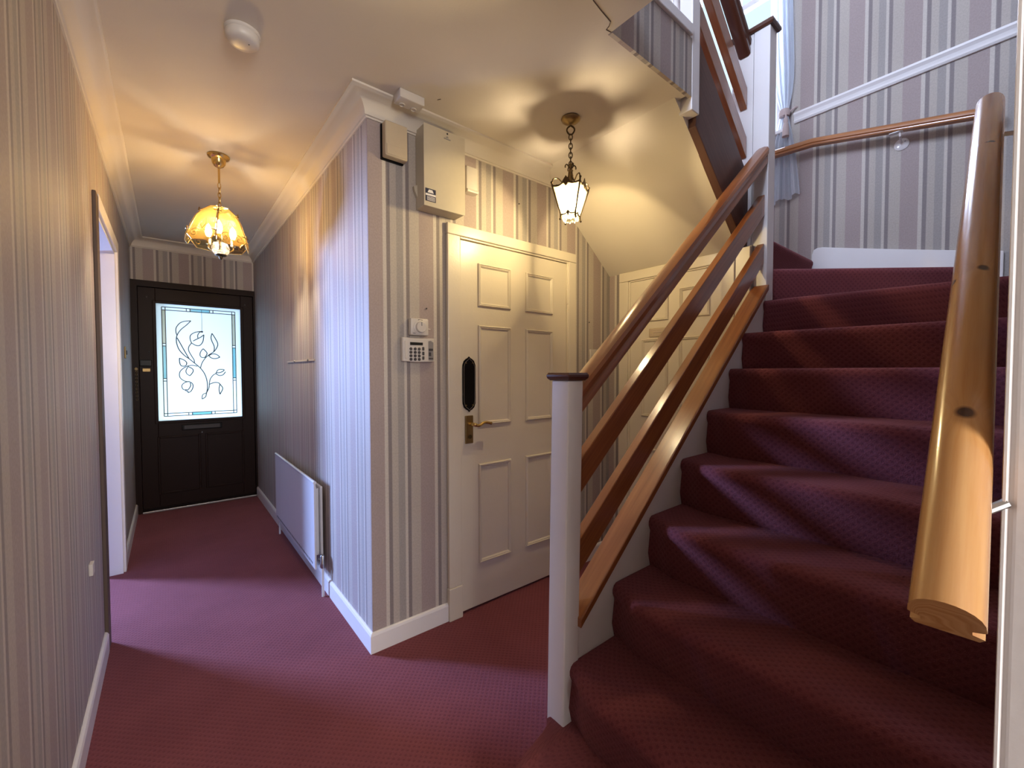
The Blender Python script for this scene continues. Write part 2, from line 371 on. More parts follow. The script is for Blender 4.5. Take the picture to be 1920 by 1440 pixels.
# side room seen through the left opening
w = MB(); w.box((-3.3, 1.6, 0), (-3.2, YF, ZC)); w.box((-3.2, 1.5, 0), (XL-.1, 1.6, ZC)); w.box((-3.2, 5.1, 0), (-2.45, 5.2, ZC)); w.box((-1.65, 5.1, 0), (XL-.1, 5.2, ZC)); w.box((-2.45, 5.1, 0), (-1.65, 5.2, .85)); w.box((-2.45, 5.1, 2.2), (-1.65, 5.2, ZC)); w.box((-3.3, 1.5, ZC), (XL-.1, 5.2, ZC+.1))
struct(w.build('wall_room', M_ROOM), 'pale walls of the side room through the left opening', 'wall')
w = MB()
for a, b in (((-2.45, 5.12, .85), (-2.40, 5.17, 2.2)), ((-1.70, 5.12, .85), (-1.65, 5.17, 2.2)), ((-2.40, 5.12, .85), (-1.70, 5.17, .90)), ((-2.40, 5.12, 2.15), (-1.70, 5.17, 2.2))): w.box(a, b)
struct(w.build('window_3', M_WHITE), 'white window frame of the side room', 'window')

def sweep(name, path, prof, mat, smooth=False):
    """prof (offset to the right of travel, z); mitred polyline path in plan"""
    mb = MB(); P = [Vector((p[0], p[1])) for p in path]; rings = []
    for i, p in enumerate(P):
        ns = []
        if i > 0: d = (p-P[i-1]).normalized(); ns.append(Vector((d.y, -d.x)))
        if i < len(P)-1: d = (P[i+1]-p).normalized(); ns.append(Vector((d.y, -d.x)))
        n = ns[0] if len(ns) == 1 else (ns[0]+ns[1])/(1+ns[0].dot(ns[1]))
        rings.append([(p.x+n.x*o, p.y+n.y*o, z) for o, z in prof])
    mb.loft(rings); return mb.build(name, mat, None, 0, smooth)
cove = [(0, 2.415), (.006, 2.415), (.008, 2.422)]+[(.014+.072*(1-math.cos(a*PI/2/8)), 2.424+.064*math.sin(a*PI/2/8)) for a in range(9)]+[(.088, 2.490), (.094, 2.492), (.094, 2.5), (0, 2.5)]
struct(sweep('trim_1', [(XL, -1.6), (XL, YF), (XC, YF), (XC, YD), (1.86, YD)], cove, M_CEIL, True), 'cream plaster coving around the hall ceiling', 'coving')
sk = [(0, 0), (.014, 0), (.014, .080), (.010, .090), (.004, .094), (0, .094)]
struct(sweep('baseboard_left', [(XL, -1.6), (XL, 2.665)], sk, M_WHITE), 'white skirting along the near left wall', 'skirting')
struct(sweep('baseboard_left.001', [(XL, 3.75), (XL, 5.07)], sk, M_WHITE), 'white skirting between the left opening and the front door', 'skirting')
struct(sweep('baseboard_right', [(XC, 5.07), (XC, YD), (1.098, YD)], sk, M_WHITE), 'white skirting round the papered wall corner', 'skirting')
struct(sweep('baseboard_inner', [(2.058, YD), (X3, YD)], sk, M_WHITE), 'white skirting right of the six panel door', 'skirting')

# left opening: reveal and casings
op = sroot('trim_2', 'white lined opening in the left wall leading to the side room', 'doorway', (XL, 3.2, 0))
bx('jamb', (XL-.11, 3.645, 0), (XL+.002, 3.672, 2.055), M_WHITE, op)
bx('jamb', (XL-.11, 2.738, 0), (XL+.002, 2.755, 2.055), M_BROWNTRIM, op)
bx('lintel', (XL-.11, 2.755, 2.030), (XL+.002, 3.645, 2.056), M_WHITE, op)
bx('casing', (XL, 3.66, .0), (XL+.016, 3.735, 2.12), M_WHITE, op, .004)
bx('casing', (XL, 2.755, 2.045), (XL+.016, 3.66, 2.12), M_WHITE, op, .004)
bx('casing', (XL, 2.66, .0), (XL+.014, 2.748, 2.105), M_BROWNTRIM, op, .003)['label'] = 'dark brown near side edge of the opening'

# ------------------------------------------------------------------ front door
fd = sroot('door_1', 'dark brown front door with a leaded tulip glass panel', 'door', (.245, 5.1, 0))
w = MB(); w.box((XL, 5.07, 0), (XL+.045, 5.16, 2.12)); w.box((.690, 5.07, 0), (XC+.04, 5.16, 2.12)); w.box((XL+.045, 5.07, 2.065), (.690, 5.16, 2.12))
w.box((XL+.045, 5.142, 0), (-.17, 5.16, 2.07)); w.box((.66, 5.142, 0), (.690, 5.16, 2.07)); w.box((-.17, 5.142, 0), (.66, 5.16, .06)); w.box((-.17, 5.142, 2.03), (.66, 5.16, 2.07))
w.build('frame', M_DOORWOOD, fd)
GX0, GX1, GZ0, GZ1 = -.082, .582, .832, 1.928
w = MB(); Y0, Y1 = 5.095, 5.140
w.box((-.203, Y0, .035), (GX0, Y1, 2.063)); w.box((GX1, Y0, .035), (.688, Y1, 2.063)); w.box((GX0, Y0, GZ1), (GX1, Y1, 2.063)); w.box((GX0, Y0, .035), (GX1, Y1, GZ0))
w.build('leaf', M_DOORWOOD, fd, .003)
w = MB()
for a, b in (((GX0-.022, GZ0-.022), (GX0+.004, GZ1+.022)), ((GX1-.004, GZ0-.022), (GX1+.022, GZ1+.022)), ((GX0, GZ1-.004), (GX1, GZ1+.022)), ((GX0, GZ0-.022), (GX1, GZ0+.004))):
    w.box((a[0], Y0-.012, a[1]), (b[0], Y0+.004, b[1]))
w.build('glazing_bead', M_DOORWOOD, fd, .004)
for px0, px1 in ((-.09, .232), (.268, .59)):
    w = MB(); z0, z1, t_ = .15, .69, .018
    w.box((px0, Y0-.008, z0), (px0+t_, Y0+.002, z1)); w.box((px1-t_, Y0-.008, z0), (px1, Y0+.002, z1)); w.box((px0+t_, Y0-.008, z0), (px1-t_, Y0+.002, z0+t_)); w.box((px0+t_, Y0-.008, z1-t_), (px1-t_, Y0+.002, z1))
    w.build('panel_moulding', M_DOORWOOD, fd, .004)
gl = bx('glass_pane', (GX0, 5.112, GZ0), (GX1, 5.118, GZ1), M_DOORGLASS, fd)
TUL = [[(0.178, 1.782), (0.128, 1.774), (0.092, 1.753), (0.066, 1.71), (0.063, 1.669), (0.071, 1.638)],
[(0.178, 1.782), (0.142, 1.738), (0.105, 1.699), (0.083, 1.666), (0.071, 1.638)],
[(0.071, 1.638), (0.065, 1.611), (0.067, 1.561), (0.084, 1.502), (0.122, 1.449), (0.158, 1.417)],
[(0.07, 1.615), (0.092, 1.566), (0.123, 1.494), (0.158, 1.417)],
[(0.158, 1.417), (0.194, 1.381), (0.242, 1.33), (0.275, 1.273), (0.293, 1.203), (0.295, 1.132), (0.287, 1.085)],
[(0.179, 1.57), (0.157, 1.532), (0.156, 1.495), (0.177, 1.445), (0.195, 1.408), (0.198, 1.381)],
[(0.179, 1.57), (0.169, 1.606), (0.173, 1.644), (0.207, 1.673), (0.252, 1.685), (0.264, 1.681)],
[(0.179, 1.57), (0.212, 1.548), (0.242, 1.549), (0.266, 1.583), (0.274, 1.63), (0.276, 1.654)],
[(0.191, 1.589), (0.221, 1.609), (0.251, 1.629), (0.276, 1.654)],
[(0.229, 1.619), (0.228, 1.646), (0.241, 1.673), (0.264, 1.686)],
[(0.342, 1.671), (0.333, 1.633), (0.339, 1.596), (0.356, 1.549), (0.357, 1.511), (0.35, 1.487)],
[(0.342, 1.671), (0.366, 1.625), (0.385, 1.579), (0.385, 1.55), (0.368, 1.511), (0.35, 1.487)],
[(0.35, 1.487), (0.317, 1.462), (0.286, 1.429), (0.258, 1.381), (0.244, 1.33)],
[(0.268, 1.518), (0.249, 1.489), (0.242, 1.456), (0.255, 1.433), (0.28, 1.432)],
[(0.268, 1.518), (0.291, 1.49), (0.298, 1.467), (0.28, 1.432)],
[(0.311, 1.45), (0.34, 1.468), (0.375, 1.464), (0.402, 1.438)],
[(0.311, 1.45), (0.336, 1.427), (0.371, 1.424), (0.402, 1.438)],
[(0.084, 1.422), (0.085, 1.384), (0.095, 1.352), (0.12, 1.346), (0.135, 1.357)],
[(0.084, 1.422), (0.121, 1.403), (0.138, 1.38), (0.135, 1.357)],
[(0.149, 1.343), (0.132, 1.306), (0.137, 1.274), (0.161, 1.254)],
[(0.149, 1.343), (0.182, 1.32), (0.185, 1.292), (0.161, 1.254)],
[(0.22, 1.346), (0.179, 1.355), (0.135, 1.343), (0.094, 1.306), (0.081, 1.27), (0.088, 1.233), (0.118, 1.205), (0.15, 1.196)],
[(0.15, 1.2), (0.117, 1.187), (0.097, 1.16), (0.105, 1.127), (0.123, 1.118)],
[(0.15, 1.2), (0.176, 1.181), (0.183, 1.149), (0.167, 1.107), (0.143, 1.091)],
[(0.123, 1.122), (0.145, 1.122), (0.164, 1.158), (0.161, 1.186)],
[(0.123, 1.122), (0.13, 1.108), (0.141, 1.108), (0.143, 1.091)],
[(0.287, 1.085), (0.307, 1.131), (0.312, 1.179), (0.32, 1.221), (0.344, 1.259), (0.369, 1.275)],
[(0.366, 1.275), (0.384, 1.311), (0.416, 1.316), (0.436, 1.313)],
[(0.366, 1.275), (0.391, 1.256), (0.423, 1.261), (0.446, 1.292)],
[(0.372, 1.283), (0.4, 1.284), (0.428, 1.3), (0.436, 1.313)],
[(0.313, 1.169), (0.351, 1.186), (0.386, 1.182), (0.405, 1.158)],
[(0.397, 1.167), (0.389, 1.12), (0.396, 1.067)],
[(0.405, 1.158), (0.42, 1.124), (0.396, 1.067)],
[(0.287, 1.085), (0.256, 1.067), (0.251, 1.025)],
[(0.287, 1.085), (0.279, 1.047), (0.251, 1.025)]]
w = MB()
for ln in TUL: w.tube(spline([(x, 5.111, z) for x, z in ln], 4), .0040, 5)
w.build('tulip_leading', M_LEAD, gl)
w = MB(); OX0, OX1, IX0, IX1 = -.038, .535, -.012, .508; OZ0, OZ1, IZ0, IZ1 = .875, 1.897, .901, 1.869
def lead(a, b): w.tube([(a[0], 5.111, a[1]), (b[0], 5.111, b[1])], .0036, 5)
for x in (OX0, IX0, IX1, OX1): lead((x, OZ0), (x, OZ1))
for z in (OZ0, IZ0, IZ1, OZ1): lead((OX0, z), (OX1, z))
for z in (1.557, 1.534, 1.230, 1.206): lead((OX0, z), (IX0, z)); lead((IX1, z), (OX1, z))
for x in (.145, .173, .326, .353): lead((x, OZ0), (x, IZ0)); lead((x, IZ1), (x, OZ1))
w.build('border_leading', M_LEAD, gl)
for (xa, xb, za, zb, m) in ((OX0, IX0, 1.557, IZ1, M_TINTCREAM), (IX1, OX1, 1.557, IZ1, M_TINTCREAM), (OX0, IX0, 1.23, 1.534, M_TINTBLUE), (IX1, OX1, 1.23, 1.534, M_TINTBLUE),
                            (.173, .326, IZ1, OZ1, M_TINTBLUE), (.173, .326, OZ0, IZ0, M_TINTBLUE)):
    bx('tinted_glass', (xa+.003, 5.1085, za+.003), (xb-.003, 5.1115, zb-.003), m, gl)
w = MB(); w.tube([(.262, 5.106, 1.895), (.262, 5.106, 1.69)], .0016, 5); w.sphere((.262, 5.106, 1.682), .009, 8, 6); w.build('hanging_cord', M_DARKBTN, fd)
lb = bx('letterbox', (.09, Y0-.014, .735), (.405, Y0, .79), M_BLACK, fd, .004); bx('flap', (.105, Y0-.019, .744), (.39, Y0-.013, .781), M_DARKBTN, lb, .003)
MB().sphere((.243, Y0-.008, .705), .008, 8, 6).build('hook', M_STEEL, fd)
lk = bx('night_latch', (-.198, Y0-.03, 1.345), (-.115, Y0, 1.40), M_BLACK, fd, .004)
bx('strike_plate', (-.182, Y0-.022, 1.292), (-.125, Y0, 1.325), M_OLDBRASS, fd, .003)['label'] = 'small bright latch plate'
MB().sphere((-.133, Y0-.006, 1.475), .007, 8, 6).build('peephole', M_STEEL, fd)
w = MB()
w.lathe((-.222, 5.066, 1.318), [(.012, -.012), (.015, -.004), (.013, .004)], 10, 'y')
for i in range(17):
    z = 1.30-.016*i; a = (i % 2)*PI/2
    w.tube([(-.222+.006*math.cos(t*PI/4)*math.cos(a), 5.055+.006*math.cos(t*PI/4)*math.sin(a), z+.010*math.sin(t*PI/4)) for t in range(8)], .0018, 5, True)
w.build('door_chain', M_BRONZE, fd)
for x in (-.14, .62): MB().sphere((x, Y0-.004, 1.975), .006, 8, 6).build('screw', M_STEEL, fd)
bx('threshold', (-.205, 5.045, 0), (.690, 5.095, .018), M_STEEL, fd, .004)['label'] = 'pale metal threshold strip'

# ------------------------------------------------------------------ six panel door
def ring(mb, a, b, fn, prof_w=.020, h=.012):
    """raised bead frame on a plane; fn(s, z, proud) -> point"""
    (s0, z0), (s1, z1) = a, b
    R = []
    for off, pr in ((0, -.002), (.003, h*.8), (.007, h), (.011, h*.55), (.014, h*.75), (prof_w, h*.3), (prof_w+.001, -.002)):
        R.append([fn(s0+off, z0+off, pr), fn(s1-off, z0+off, pr), fn(s1-off, z1-off, pr), fn(s0+off, z1-off, pr)])
    mb.loft(R, True, False)
d2 = sroot('door_2', 'cream painted six panel door with black finger plate', 'door', (1.58, YD, 0))
bx('leaf', (1.184, YD-.004, .012), (1.978, YD+.034, 1.974), M_CREAM, d2, .003)
f2 = lambda s, z, p: (s, YD-.004-p, z)
for (xa, xb) in ((1.293, 1.519), (1.630, 1.853)):
    for (za, zb) in ((1.640, 1.870), (1.000, 1.540), (.245, .790)):
        w = MB(); ring(w, (xa, za), (xb, zb), f2); w.build('panel_moulding', M_CREAM, d2)
w = MB(); w.box((1.10, YD-.022, .17), (1.176, YD, 1.986)); w.build('casing', M_CREAM, d2, .004)
w = MB(); w.box((1.984, YD-.022, .0), (2.052, YD, 1.986)); w.build('casing', M_CREAM, d2, .004)
w = MB(); w.box((1.10, YD-.022, 1.987), (2.052, YD, 2.043)); w.build('casing', M_CREAM, d2, .004)
w = MB(); w.box((1.164, YD-.012, 0), (1.182, YD+.03, 1.992)); w.box((1.980, YD-.012, 0), (1.996, YD+.03, 1.992)); w.box((1.182, YD-.012, 1.977), (1.980, YD+.03, 1.992)); w.build('door_stop', M_CREAM, d2, .003)
bx('plinth_block', (1.097, YD-.028, 0), (1.178, YD, .17), M_CREAM, d2, .004)
for z in (1.77, .95, .25): MB().lathe((1.980, YD-.012, z), [(.007, -.05), (.007, .05)], 8).build('hinge', M_CREAM, d2)
cx, hw, zt, zb = 1.234, .040, 1.37, 1.076
def fplate(hw, ins):
    pts = []
    for sgn, zc in ((1, zt-ins), (-1, zb+ins)):
        half = [(hw, -.075), (hw*.98, -.045), (hw*.78, -.024), (hw*.42, -.012), (.010, -.010), (.0, 0)]
        side = [(cx+a, zc+b*sgn) for a, b in half]; other = [(cx-a, zc+b*sgn) for a, b in reversed(half[:-1])]
        pts += (side+other) if sgn == 1 else [(x, z) for x, z in reversed(side+other)]
    seq = pts[:11]+pts[11:]
    return [(x, 0, z) for x, z in seq]
fp = MB().prism([(x, YD-.004, z) for x, _, z in fplate(.040, 0)], (0, -.006, 0)).build('finger_plate', M_BLACK, d2); fp['label'] = 'black pointed finger plate'
rim = [(x, YD-.011, z) for x, _, z in fplate(.034, .010)]
MB().tube(rim, .0016, 5, True).build('rim_line', M_STEEL, fp)
for x in (1.214, 1.254):
    for z in (1.335, 1.112): MB().sphere((x, YD-.011, z), .004, 8, 6).build('screw', M_OLDBRASS, fp)
hp = bx('handle_plate', (1.208, YD-.011, .908), (1.258, YD-.003, 1.057), M_OLDBRASS, d2, .003)
MB().tube(spline([(1.236, YD-.008, 1.013), (1.236, YD-.05, 1.013), (1.262, YD-.058, 1.006), (1.30, YD-.056, 1.020), (1.345, YD-.054, 1.012)], 5), [.010]*8+[.008]*6+[.0075]*6+[.009], 8).build('lever', M_BRASS, hp, 0, True)
MB().lathe((1.234, YD-.013, .945), [(.011, -.004), (.009, .003)], 10, 'y').build('keyhole', M_BRONZE, hp)
struct(bx('light_block_slab', (1.0, YD+.13, 0), (2.2, YD+.2, 2.4), M_ROOM), 'unseen slab added behind the six panel door to block light leaks', 'wall')  # unseen backing slab, added to block light through the door gaps

# ------------------------------------------------------------------ door under the stairs
d3 = sroot('door_3', 'cream panelled cupboard door under the stairs behind the banister', 'door', (X3, 1.4, 0))
bx('leaf', (X3-.006, 1.104, .012), (X3+.03, 1.706, 1.884), M_CREAM, d3, .003)
f3 = lambda s, z, p: (X3-.006-p, s, z)
for (ya, yb) in ((1.425, 1.615), (1.165, 1.355)):
    for (za, zb) in ((1.610, 1.795), (.995, 1.500), (.245, .79)):
        w = MB(); ring(w, (ya, za), (yb, zb), f3); w.build('panel_moulding', M_CREAM, d3)
bx('casing', (X3-.022, 1.716, 0), (X3, 1.786, 1.892), M_CREAM, d3, .004); bx('casing', (X3-.022, 1.03, 0), (X3, 1.100, 1.892), M_CREAM, d3, .004)
bx('casing', (X3-.022, 1.03, 1.893), (X3, 1.786, 1.953), M_CREAM, d3, .004)
w = MB(); w.box((X3-.012, 1.704, 0), (X3+.02, 1.718, 1.89)); w.box((X3-.012, 1.098, 0), (X3+.02, 1.106, 1.89)); w.box((X3-.012, 1.106, 1.884), (X3+.02, 1.704, 1.896)); w.build('door_stop', M_CREAM, d3, .002)
sp = bx('name_plate', (X3-.012, 1.435, 1.510), (X3-.006, 1.560, 1.565), M_OLDPLASTIC, d3, .004)
w = MB(); w.tube([(X3-.0125, 1.545, 1.522), (X3-.0125, 1.45, 1.522), (X3-.0125, 1.45, 1.554), (X3-.0125, 1.545, 1.554)], .0018, 5, True); w.tube([(X3-.0125, 1.53, 1.538), (X3-.0125, 1.465, 1.540)], .003, 5); w.build('plate_border', M_TASSEL, sp)
bx('latch', (X3-.04, 1.055, 1.872), (X3-.022, 1.105, 1.915), M_STEEL, d3, .004)
bx('plinth', (X3-.012, .955, 0), (X3, 1.03, 1.955), M_CREAM, d3, .003)['label'] = 'cream boarding right of the cupboard door'

# ------------------------------------------------------------------ staircase
st = thing('staircase', 'burgundy carpeted stairs climbing right with white string and winder treads', 'stairs', (1.6, .45, 0))
ST = {1: (.675, .186), 2: (.893, .373), 3: (1.110, .559), 4: (1.325, .746), 5: (1.550, .932), 6: (1.765, 1.118), 7: (1.975, 1.302), 8: (None, 1.477), 9: (None, 1.661)}
def xn(k, y):
    if k == 1 and y > .80:
        pts = [(.80, .675), (.86, .688), (.885, .71), (.902, .77), (.912, .815), (.925, .868), (.94, .902), (.955, .920), (.971, .932)]
        for (ya, xa), (yb, xb) in zip(pts, pts[1:]):
            if y <= yb: return xa+(xb-xa)*(y-ya)/(yb-ya)
    if k == 8: b = 2.155+(2.245-2.155)*(.893-y)/.88
    elif k == 9: b = 2.405+(2.535-2.405)*(.893-y)/.88
    else: b = ST[k][0]
    t = min(1, max(0, (y-.74)/(.893-.74)))
    return b+(.062 if k < 8 else .02)*(t*t*(3-2*t))**1.3
OV = .040
ys = [.015, .15, .30, .45, .58, .68, .74, .78, .81, .835, .855, .875, .893]
for k in range(1, 10):
    z = ST[k][1]; zp = ST[k-1][1] if k > 1 else 0.0
    mb = MB(); rings = []; uvs = []
    for y in (ys+[.902, .912, .925, .94, .955, .970] if k == 1 else ys):
        n0 = xn(k, y); ov = OV if y < .74 else OV-.030*min(1, (y-.74)/.153)
        if k == 9: back = 2.535+(3.35-2.535)*max(0, (.90-y))/.74+.06
        else: back = xn(k+1, y)+.07
        if k == 1 and y > .893: back = 1.02
        back = max(back, n0+(.1 if y < .9 else .05))
        yy = y if y > .02 else max(.004, yw(n0)+.002)
        pr = [(back, zp), (n0+ov, zp), (n0+ov-.012, zp+.05), (n0+.010, z-.055), (n0+.001, z-.034), (n0+.001, z-.020), (n0+.007, z-.008), (n0+.018, z-.001), (n0+.05, z), (back, z)]
        rings.append([(x, yy, zz) for x, zz in pr])
        L = 0; row = []
        for i, p in enumerate(pr):
            if i: L += math.hypot(p[0]-pr[i-1][0], p[1]-pr[i-1][1])
            row.append((yy, L))
        uvs.append(row)
    mb.loft(rings)
    for i, row in enumerate(uvs):
        for j, q in enumerate(row): mb.uv[i*len(row)+j] = q
    mb.build('step', M_CARPET_UV, st, 0, True)
def winder(P0, P1, z, zp, poly, over=.03):
    """step with nosing line P0-P1 and the rest of its outline in poly (in order after P1)"""
    P0 = Vector((*P0, 0)); P1 = Vector((*P1, 0)); d = (P1-P0).normalized(); n = Vector((-d.y, d.x, 0))
    cen = sum((Vector((*q, 0)) for q in poly), Vector())/len(poly)
    if (cen-P0).dot(n) < 0: n = -n
    mb = MB(); rows = []
    prof = [(over, zp), (over-.01, zp+.05), (.010, z-.055), (.001, z-.034), (.001, z-.02), (.007, z-.008), (.018, z-.001), (.03, z)]
    for o, zz in prof: rows.append([P0+n*o+Vector((0, 0, zz)), P1+n*o+Vector((0, 0, zz))])
    vs = [v for r_ in rows for v in r_]; fs = [(2*i, 2*i+1, 2*i+3, 2*i+2) for i in range(len(prof)-1)]
    nb = len(vs); m = len(poly)
    vs += [Vector((*q, z)) for q in poly]; vs += [Vector((*q, zp)) for q in poly]
    fs.append((2*len(prof)-2, 2*len(prof)-1, *range(nb, nb+m))); fs.append((1, 0, *reversed(range(nb+m, nb+2*m))))
    ch = [0]+[nb+m-1]
    for i in range(m-1): fs.append((nb+i, nb+i+1, nb+m+i+1, nb+m+i))
    fs.append(tuple([2*i+1 for i in range(len(prof))]+[nb, nb+m])); fs.append(tuple([2*i for i in range(len(prof))]+[nb+m-1, nb+2*m-1]))
    mb.add(vs, fs)
    L = 0
    for i, (o, zz) in enumerate(prof):
        if i: L += math.hypot(o-prof[i-1][0], zz-prof[i-1][1])
        mb.uv[2*i] = (0, L); mb.uv[2*i+1] = ((P1-P0).length, L)
    for i, q in enumerate(poly):
        r_ = Vector((*q, 0))-P0; mb.uv[nb+i] = (r_.dot(d), L+r_.dot(n)); mb.uv[nb+m+i] = (r_.dot(d), L+r_.dot(n))
    return mb.build('step', M_CARPET_UV, st, 0, True)
winder((2.536, .893), (3.349, .165), 1.845, 1.661, [(3.349, .96), (2.536, .96)])
winder((2.50, .925), (3.335, .925), 2.030, 1.845, [(3.349, 1.80), (3.349, YD), (2.50, YD)])
for x, z in ((2.45, 2.215), (2.23, 2.400), (2.01, 2.585)):
    so = lambda q: 2.625-.829*(q-1.79)
    MB().prism([(x, 1.03, max(z-.185, so(x))), (x, 1.03, z), (x-.25, 1.03, z), (x-.25, 1.03, min(z-.01, so(x-.25)))], (0, YD-.001-1.03, 0)).build('step', M_CARPET, st, .008)
# white string below the capping, with spandrel down to the floor
def zc(x): return .487+.848*(x-1.0)       # underside of the capping
MB().prism([(.985, .895, .0), (2.444, .895, .0), (2.444, .895, zc(2.444)), (.985, .895, zc(.985))], (0, .042, 0)).build('string', M_WHITE, st)
# wall string along the end wall and the stair wall
w = MB(); w.add([], [])
pts = [(.935, 1.86), (.10, 1.66), (.10, 1.905), (.28, 1.947), (.567, 2.018), (.80, 2.078), (.875, 2.098), (.905, 2.100), (.925, 2.090), (.935, 2.06)]
w.prism([(XE-.002, y, z) for y, z in pts], (-.022, 0, 0)); w.build('wall_string', M_WHITE, st, .004)

# newel posts
def newel(name, label, base, lean, wx, wy, z0, z1, cap, capmat, group=None):
    x, y = base; dx, dy = lean
    t = thing(name, label, 'newel post', (x+wx/2, y+wy/2, z0), group)
    MB().hexa([(x, y, z0), (x+wx, y, z0), (x+wx, y+wy, z0), (x, y+wy, z0), (x+dx, y+dy, z1), (x+wx+dx, y+dy, z1), (x+wx+dx, y+wy+dy, z1), (x+dx, y+wy+dy, z1)]).build('post', M_WHITE, t, .004)
    if cap:
        o = .012; a = (x+dx-o, y+dy-o); b = (x+dx+wx+o, y+dy+wy+o); R = []
        for i_, zz in ((.008, 0), (.002, .006), (0, .012), (0, .018), (.004, .024)):
            R.append([(a[0]+i_, a[1]+i_, z1+zz), (b[0]-i_, a[1]+i_, z1+zz), (b[0]-i_, b[1]-i_, z1+zz), (a[0]+i_, b[1]-i_, z1+zz)])
        MB().loft(R).build('cap', capmat, t)['label'] = 'dark wooden cap'
    return t
newel('newel_post', 'white square newel post with dark cap at the stair foot', (.926, .893), (.012, -.012), .066, .072, .02, 1.262, True, M_DARKMAHOG)
sl = thing('boarded_newel', 'tall white boarded newel between the two stair flights', 'newel post', (2.49, .97, 0))
bx('post', (2.446, .887, .0), (2.535, .9655, 3.083), M_WHITE, sl, .003); bx('board', (2.448, .9675, .0), (2.533, 1.075, 3.083), M_WHITE, sl, .003)
MB().loft([[(2.44-o, .875-o, z), (2.541+o, .875-o, z), (2.541+o, 1.08, z), (2.44-o, 1.08, z)] for o, z in ((.0, 3.083), (.006, 3.092), (.006, 3.104), (.002, 3.112))]).build('cap', M_DARKMAHOG, sl)['label'] = 'dark wooden cap'
newel('newel_post', 'white hanging newel post where the upper flight meets the landing', (1.812, .968), (0, 0), .066, .062, 2.444, 3.9, False, None)

# lower banister
def board(y0, y1, h): return [(y0, -h), (y1, -h), (y1, 0), (y0, 0)]
hrp = [(-.030, -.088), (-.020, -.098), (.020, -.098), (.030, -.088), (.030, -.062), (.024, -.052), (.033, -.042), (.035, -.020), (.028, -.006), (.012, 0), (-.012, 0), (-.028, -.006), (-.035, -.020), (-.033, -.042), (-.024, -.052), (-.030, -.062)]
bn = thing('banister', 'lower flight banister of sloping varnished mahogany rails', 'banister', (1.7, .92, .4))
def slope_pt(x, z0, x0=1.010, m=.846): return z0+m*(x-x0)
rail_mesh((.990, .918, slope_pt(.990, 1.252)), (2.444, .918, slope_pt(2.444, 1.252)), hrp, (0, 1, 0)).build('handrail', M_MAHOG, bn, 0, True)
for z0 in (1.003, .749):
    rail_mesh((.990, .9, slope_pt(.990, z0)), (2.444, .9, slope_pt(2.444, z0)), board(0, .035, .108), (0, 1, 0)).build('rail', M_MAHOG, bn, .003)
rail_mesh((.990, .915, zc(.990)+.033), (2.444, .915, zc(2.444)+.033), board(-.042, .042, .030), (0, 1, 0)).build('base_rail', M_MAHOG, bn, .003)
# upper banister
ub = thing('banister', 'upper flight banister of dark mahogany boards seen from below', 'banister', (2.16, 1.0, 2.2))
def up_pt(x, z): return z-.846*(x-2.445)
rail_mesh((1.879, 1.012, up_pt(1.879, 3.078)), (2.444, 1.012, 3.078), hrp, (0, 1, 0)).build('handrail', M_DARKMAHOG, ub, 0, True)
for z in (2.812, 2.552):
    rail_mesh((1.879, .995, up_pt(1.879, z)), (2.444, .995, up_pt(2.444, z)), board(0, .035, .112), (0, 1, 0)).build('rail', M_MAHOG, ub, .003)
rail_mesh((1.879, .984, up_pt(1.879, 2.335)), (2.4445, .984, 2.335), board(0, .040, .41), (0, 1, 0)).build('string', M_STRINGWOOD, ub, .003)

# pine wall handrails
def pine_prof(wd, h):
    pr = []
    for i in range(13):
        a = PI*i/12; pr.append((wd/2*math.cos(a), h*.38+h*.62*math.sin(a)**.8 if 0 < i < 12 else h*.38))
    pr += [(-wd/2+.002, h*.34), (-wd/2+.008, h*.28), (-wd/2+.008, h*.18), (-wd/2+.001, h*.12), (-wd/2+.004, 0), (wd/2-.004, 0), (wd/2-.001, h*.12), (wd/2-.008, h*.18), (wd/2-.008, h*.28), (wd/2-.002, h*.34)]
    return pr
A = Vector((.500, .0400, 1.072)); B = Vector((1.478, .0725, 1.880))
ax = (B-A).normalized(); sd = Vector((-ax.y, ax.x, 0)).normalized(); up = sd.cross(ax)*-1
if up.z < 0: up = -up
def rail3(pts, prof, sides, ups):
    mb = MB(); per = [0]; n = len(prof)
    for i in range(n): per.append(per[-1]+(Vector(prof[(i+1) % n])-Vector(prof[i])).length)
    L = 0
    rings = []
    for i, p in enumerate(pts):
        p = Vector(p); rings.append([p+sides[i]*a+ups[i]*b for a, b in prof])
        if i: L += (p-Vector(pts[i-1])).length
        for j in range(n): mb.uv[i*n+j] = (L, per[j])
    mb.loft(rings); return mb
wh = thing('wall_handrail', 'thick knotty pine handrail sloping up the near right wall', 'handrail', A)
N_ = 6
rail3([A.lerp(B, i/N_) for i in range(N_+1)], pine_prof(.046, .046), [sd]*(N_+1), [up]*(N_+1)).build('rail', M_PINE, wh, 0, True)
w = MB(); c0 = A.lerp(B, .11); w.tube([c0+up*.004, c0+Vector((.0, -.012, -.012)), Vector((.622, .012, 1.163))], .0045, 8); w.build('bracket', M_STEEL, wh, 0, True)
w = MB(); c1 = A.lerp(B, .93); w.tube([c1+up*.004, c1+Vector((.0, -.012, -.02)), Vector((c1.x+.01, yw(c1.x)+.004, c1.z-.025))], .005, 8); w.lathe((c1.x+.01, yw(c1.x)+.003, c1.z-.025), [(.02, -.002), (.02, .003), (.014, .006)], 14, 'y'); w.build('bracket', M_WHITE, wh, 0, True)
eh = thing('wall_handrail', 'slim stained pine handrail with a bend on the stairwell end wall', 'handrail', (3.29, .55, 2.6))
pts = [(3.258, 1.35, 2.79), (3.258, 1.162, 2.780), (3.258, .922, 2.766), (3.258, .206, 2.613), (3.258, .115, 2.595)]
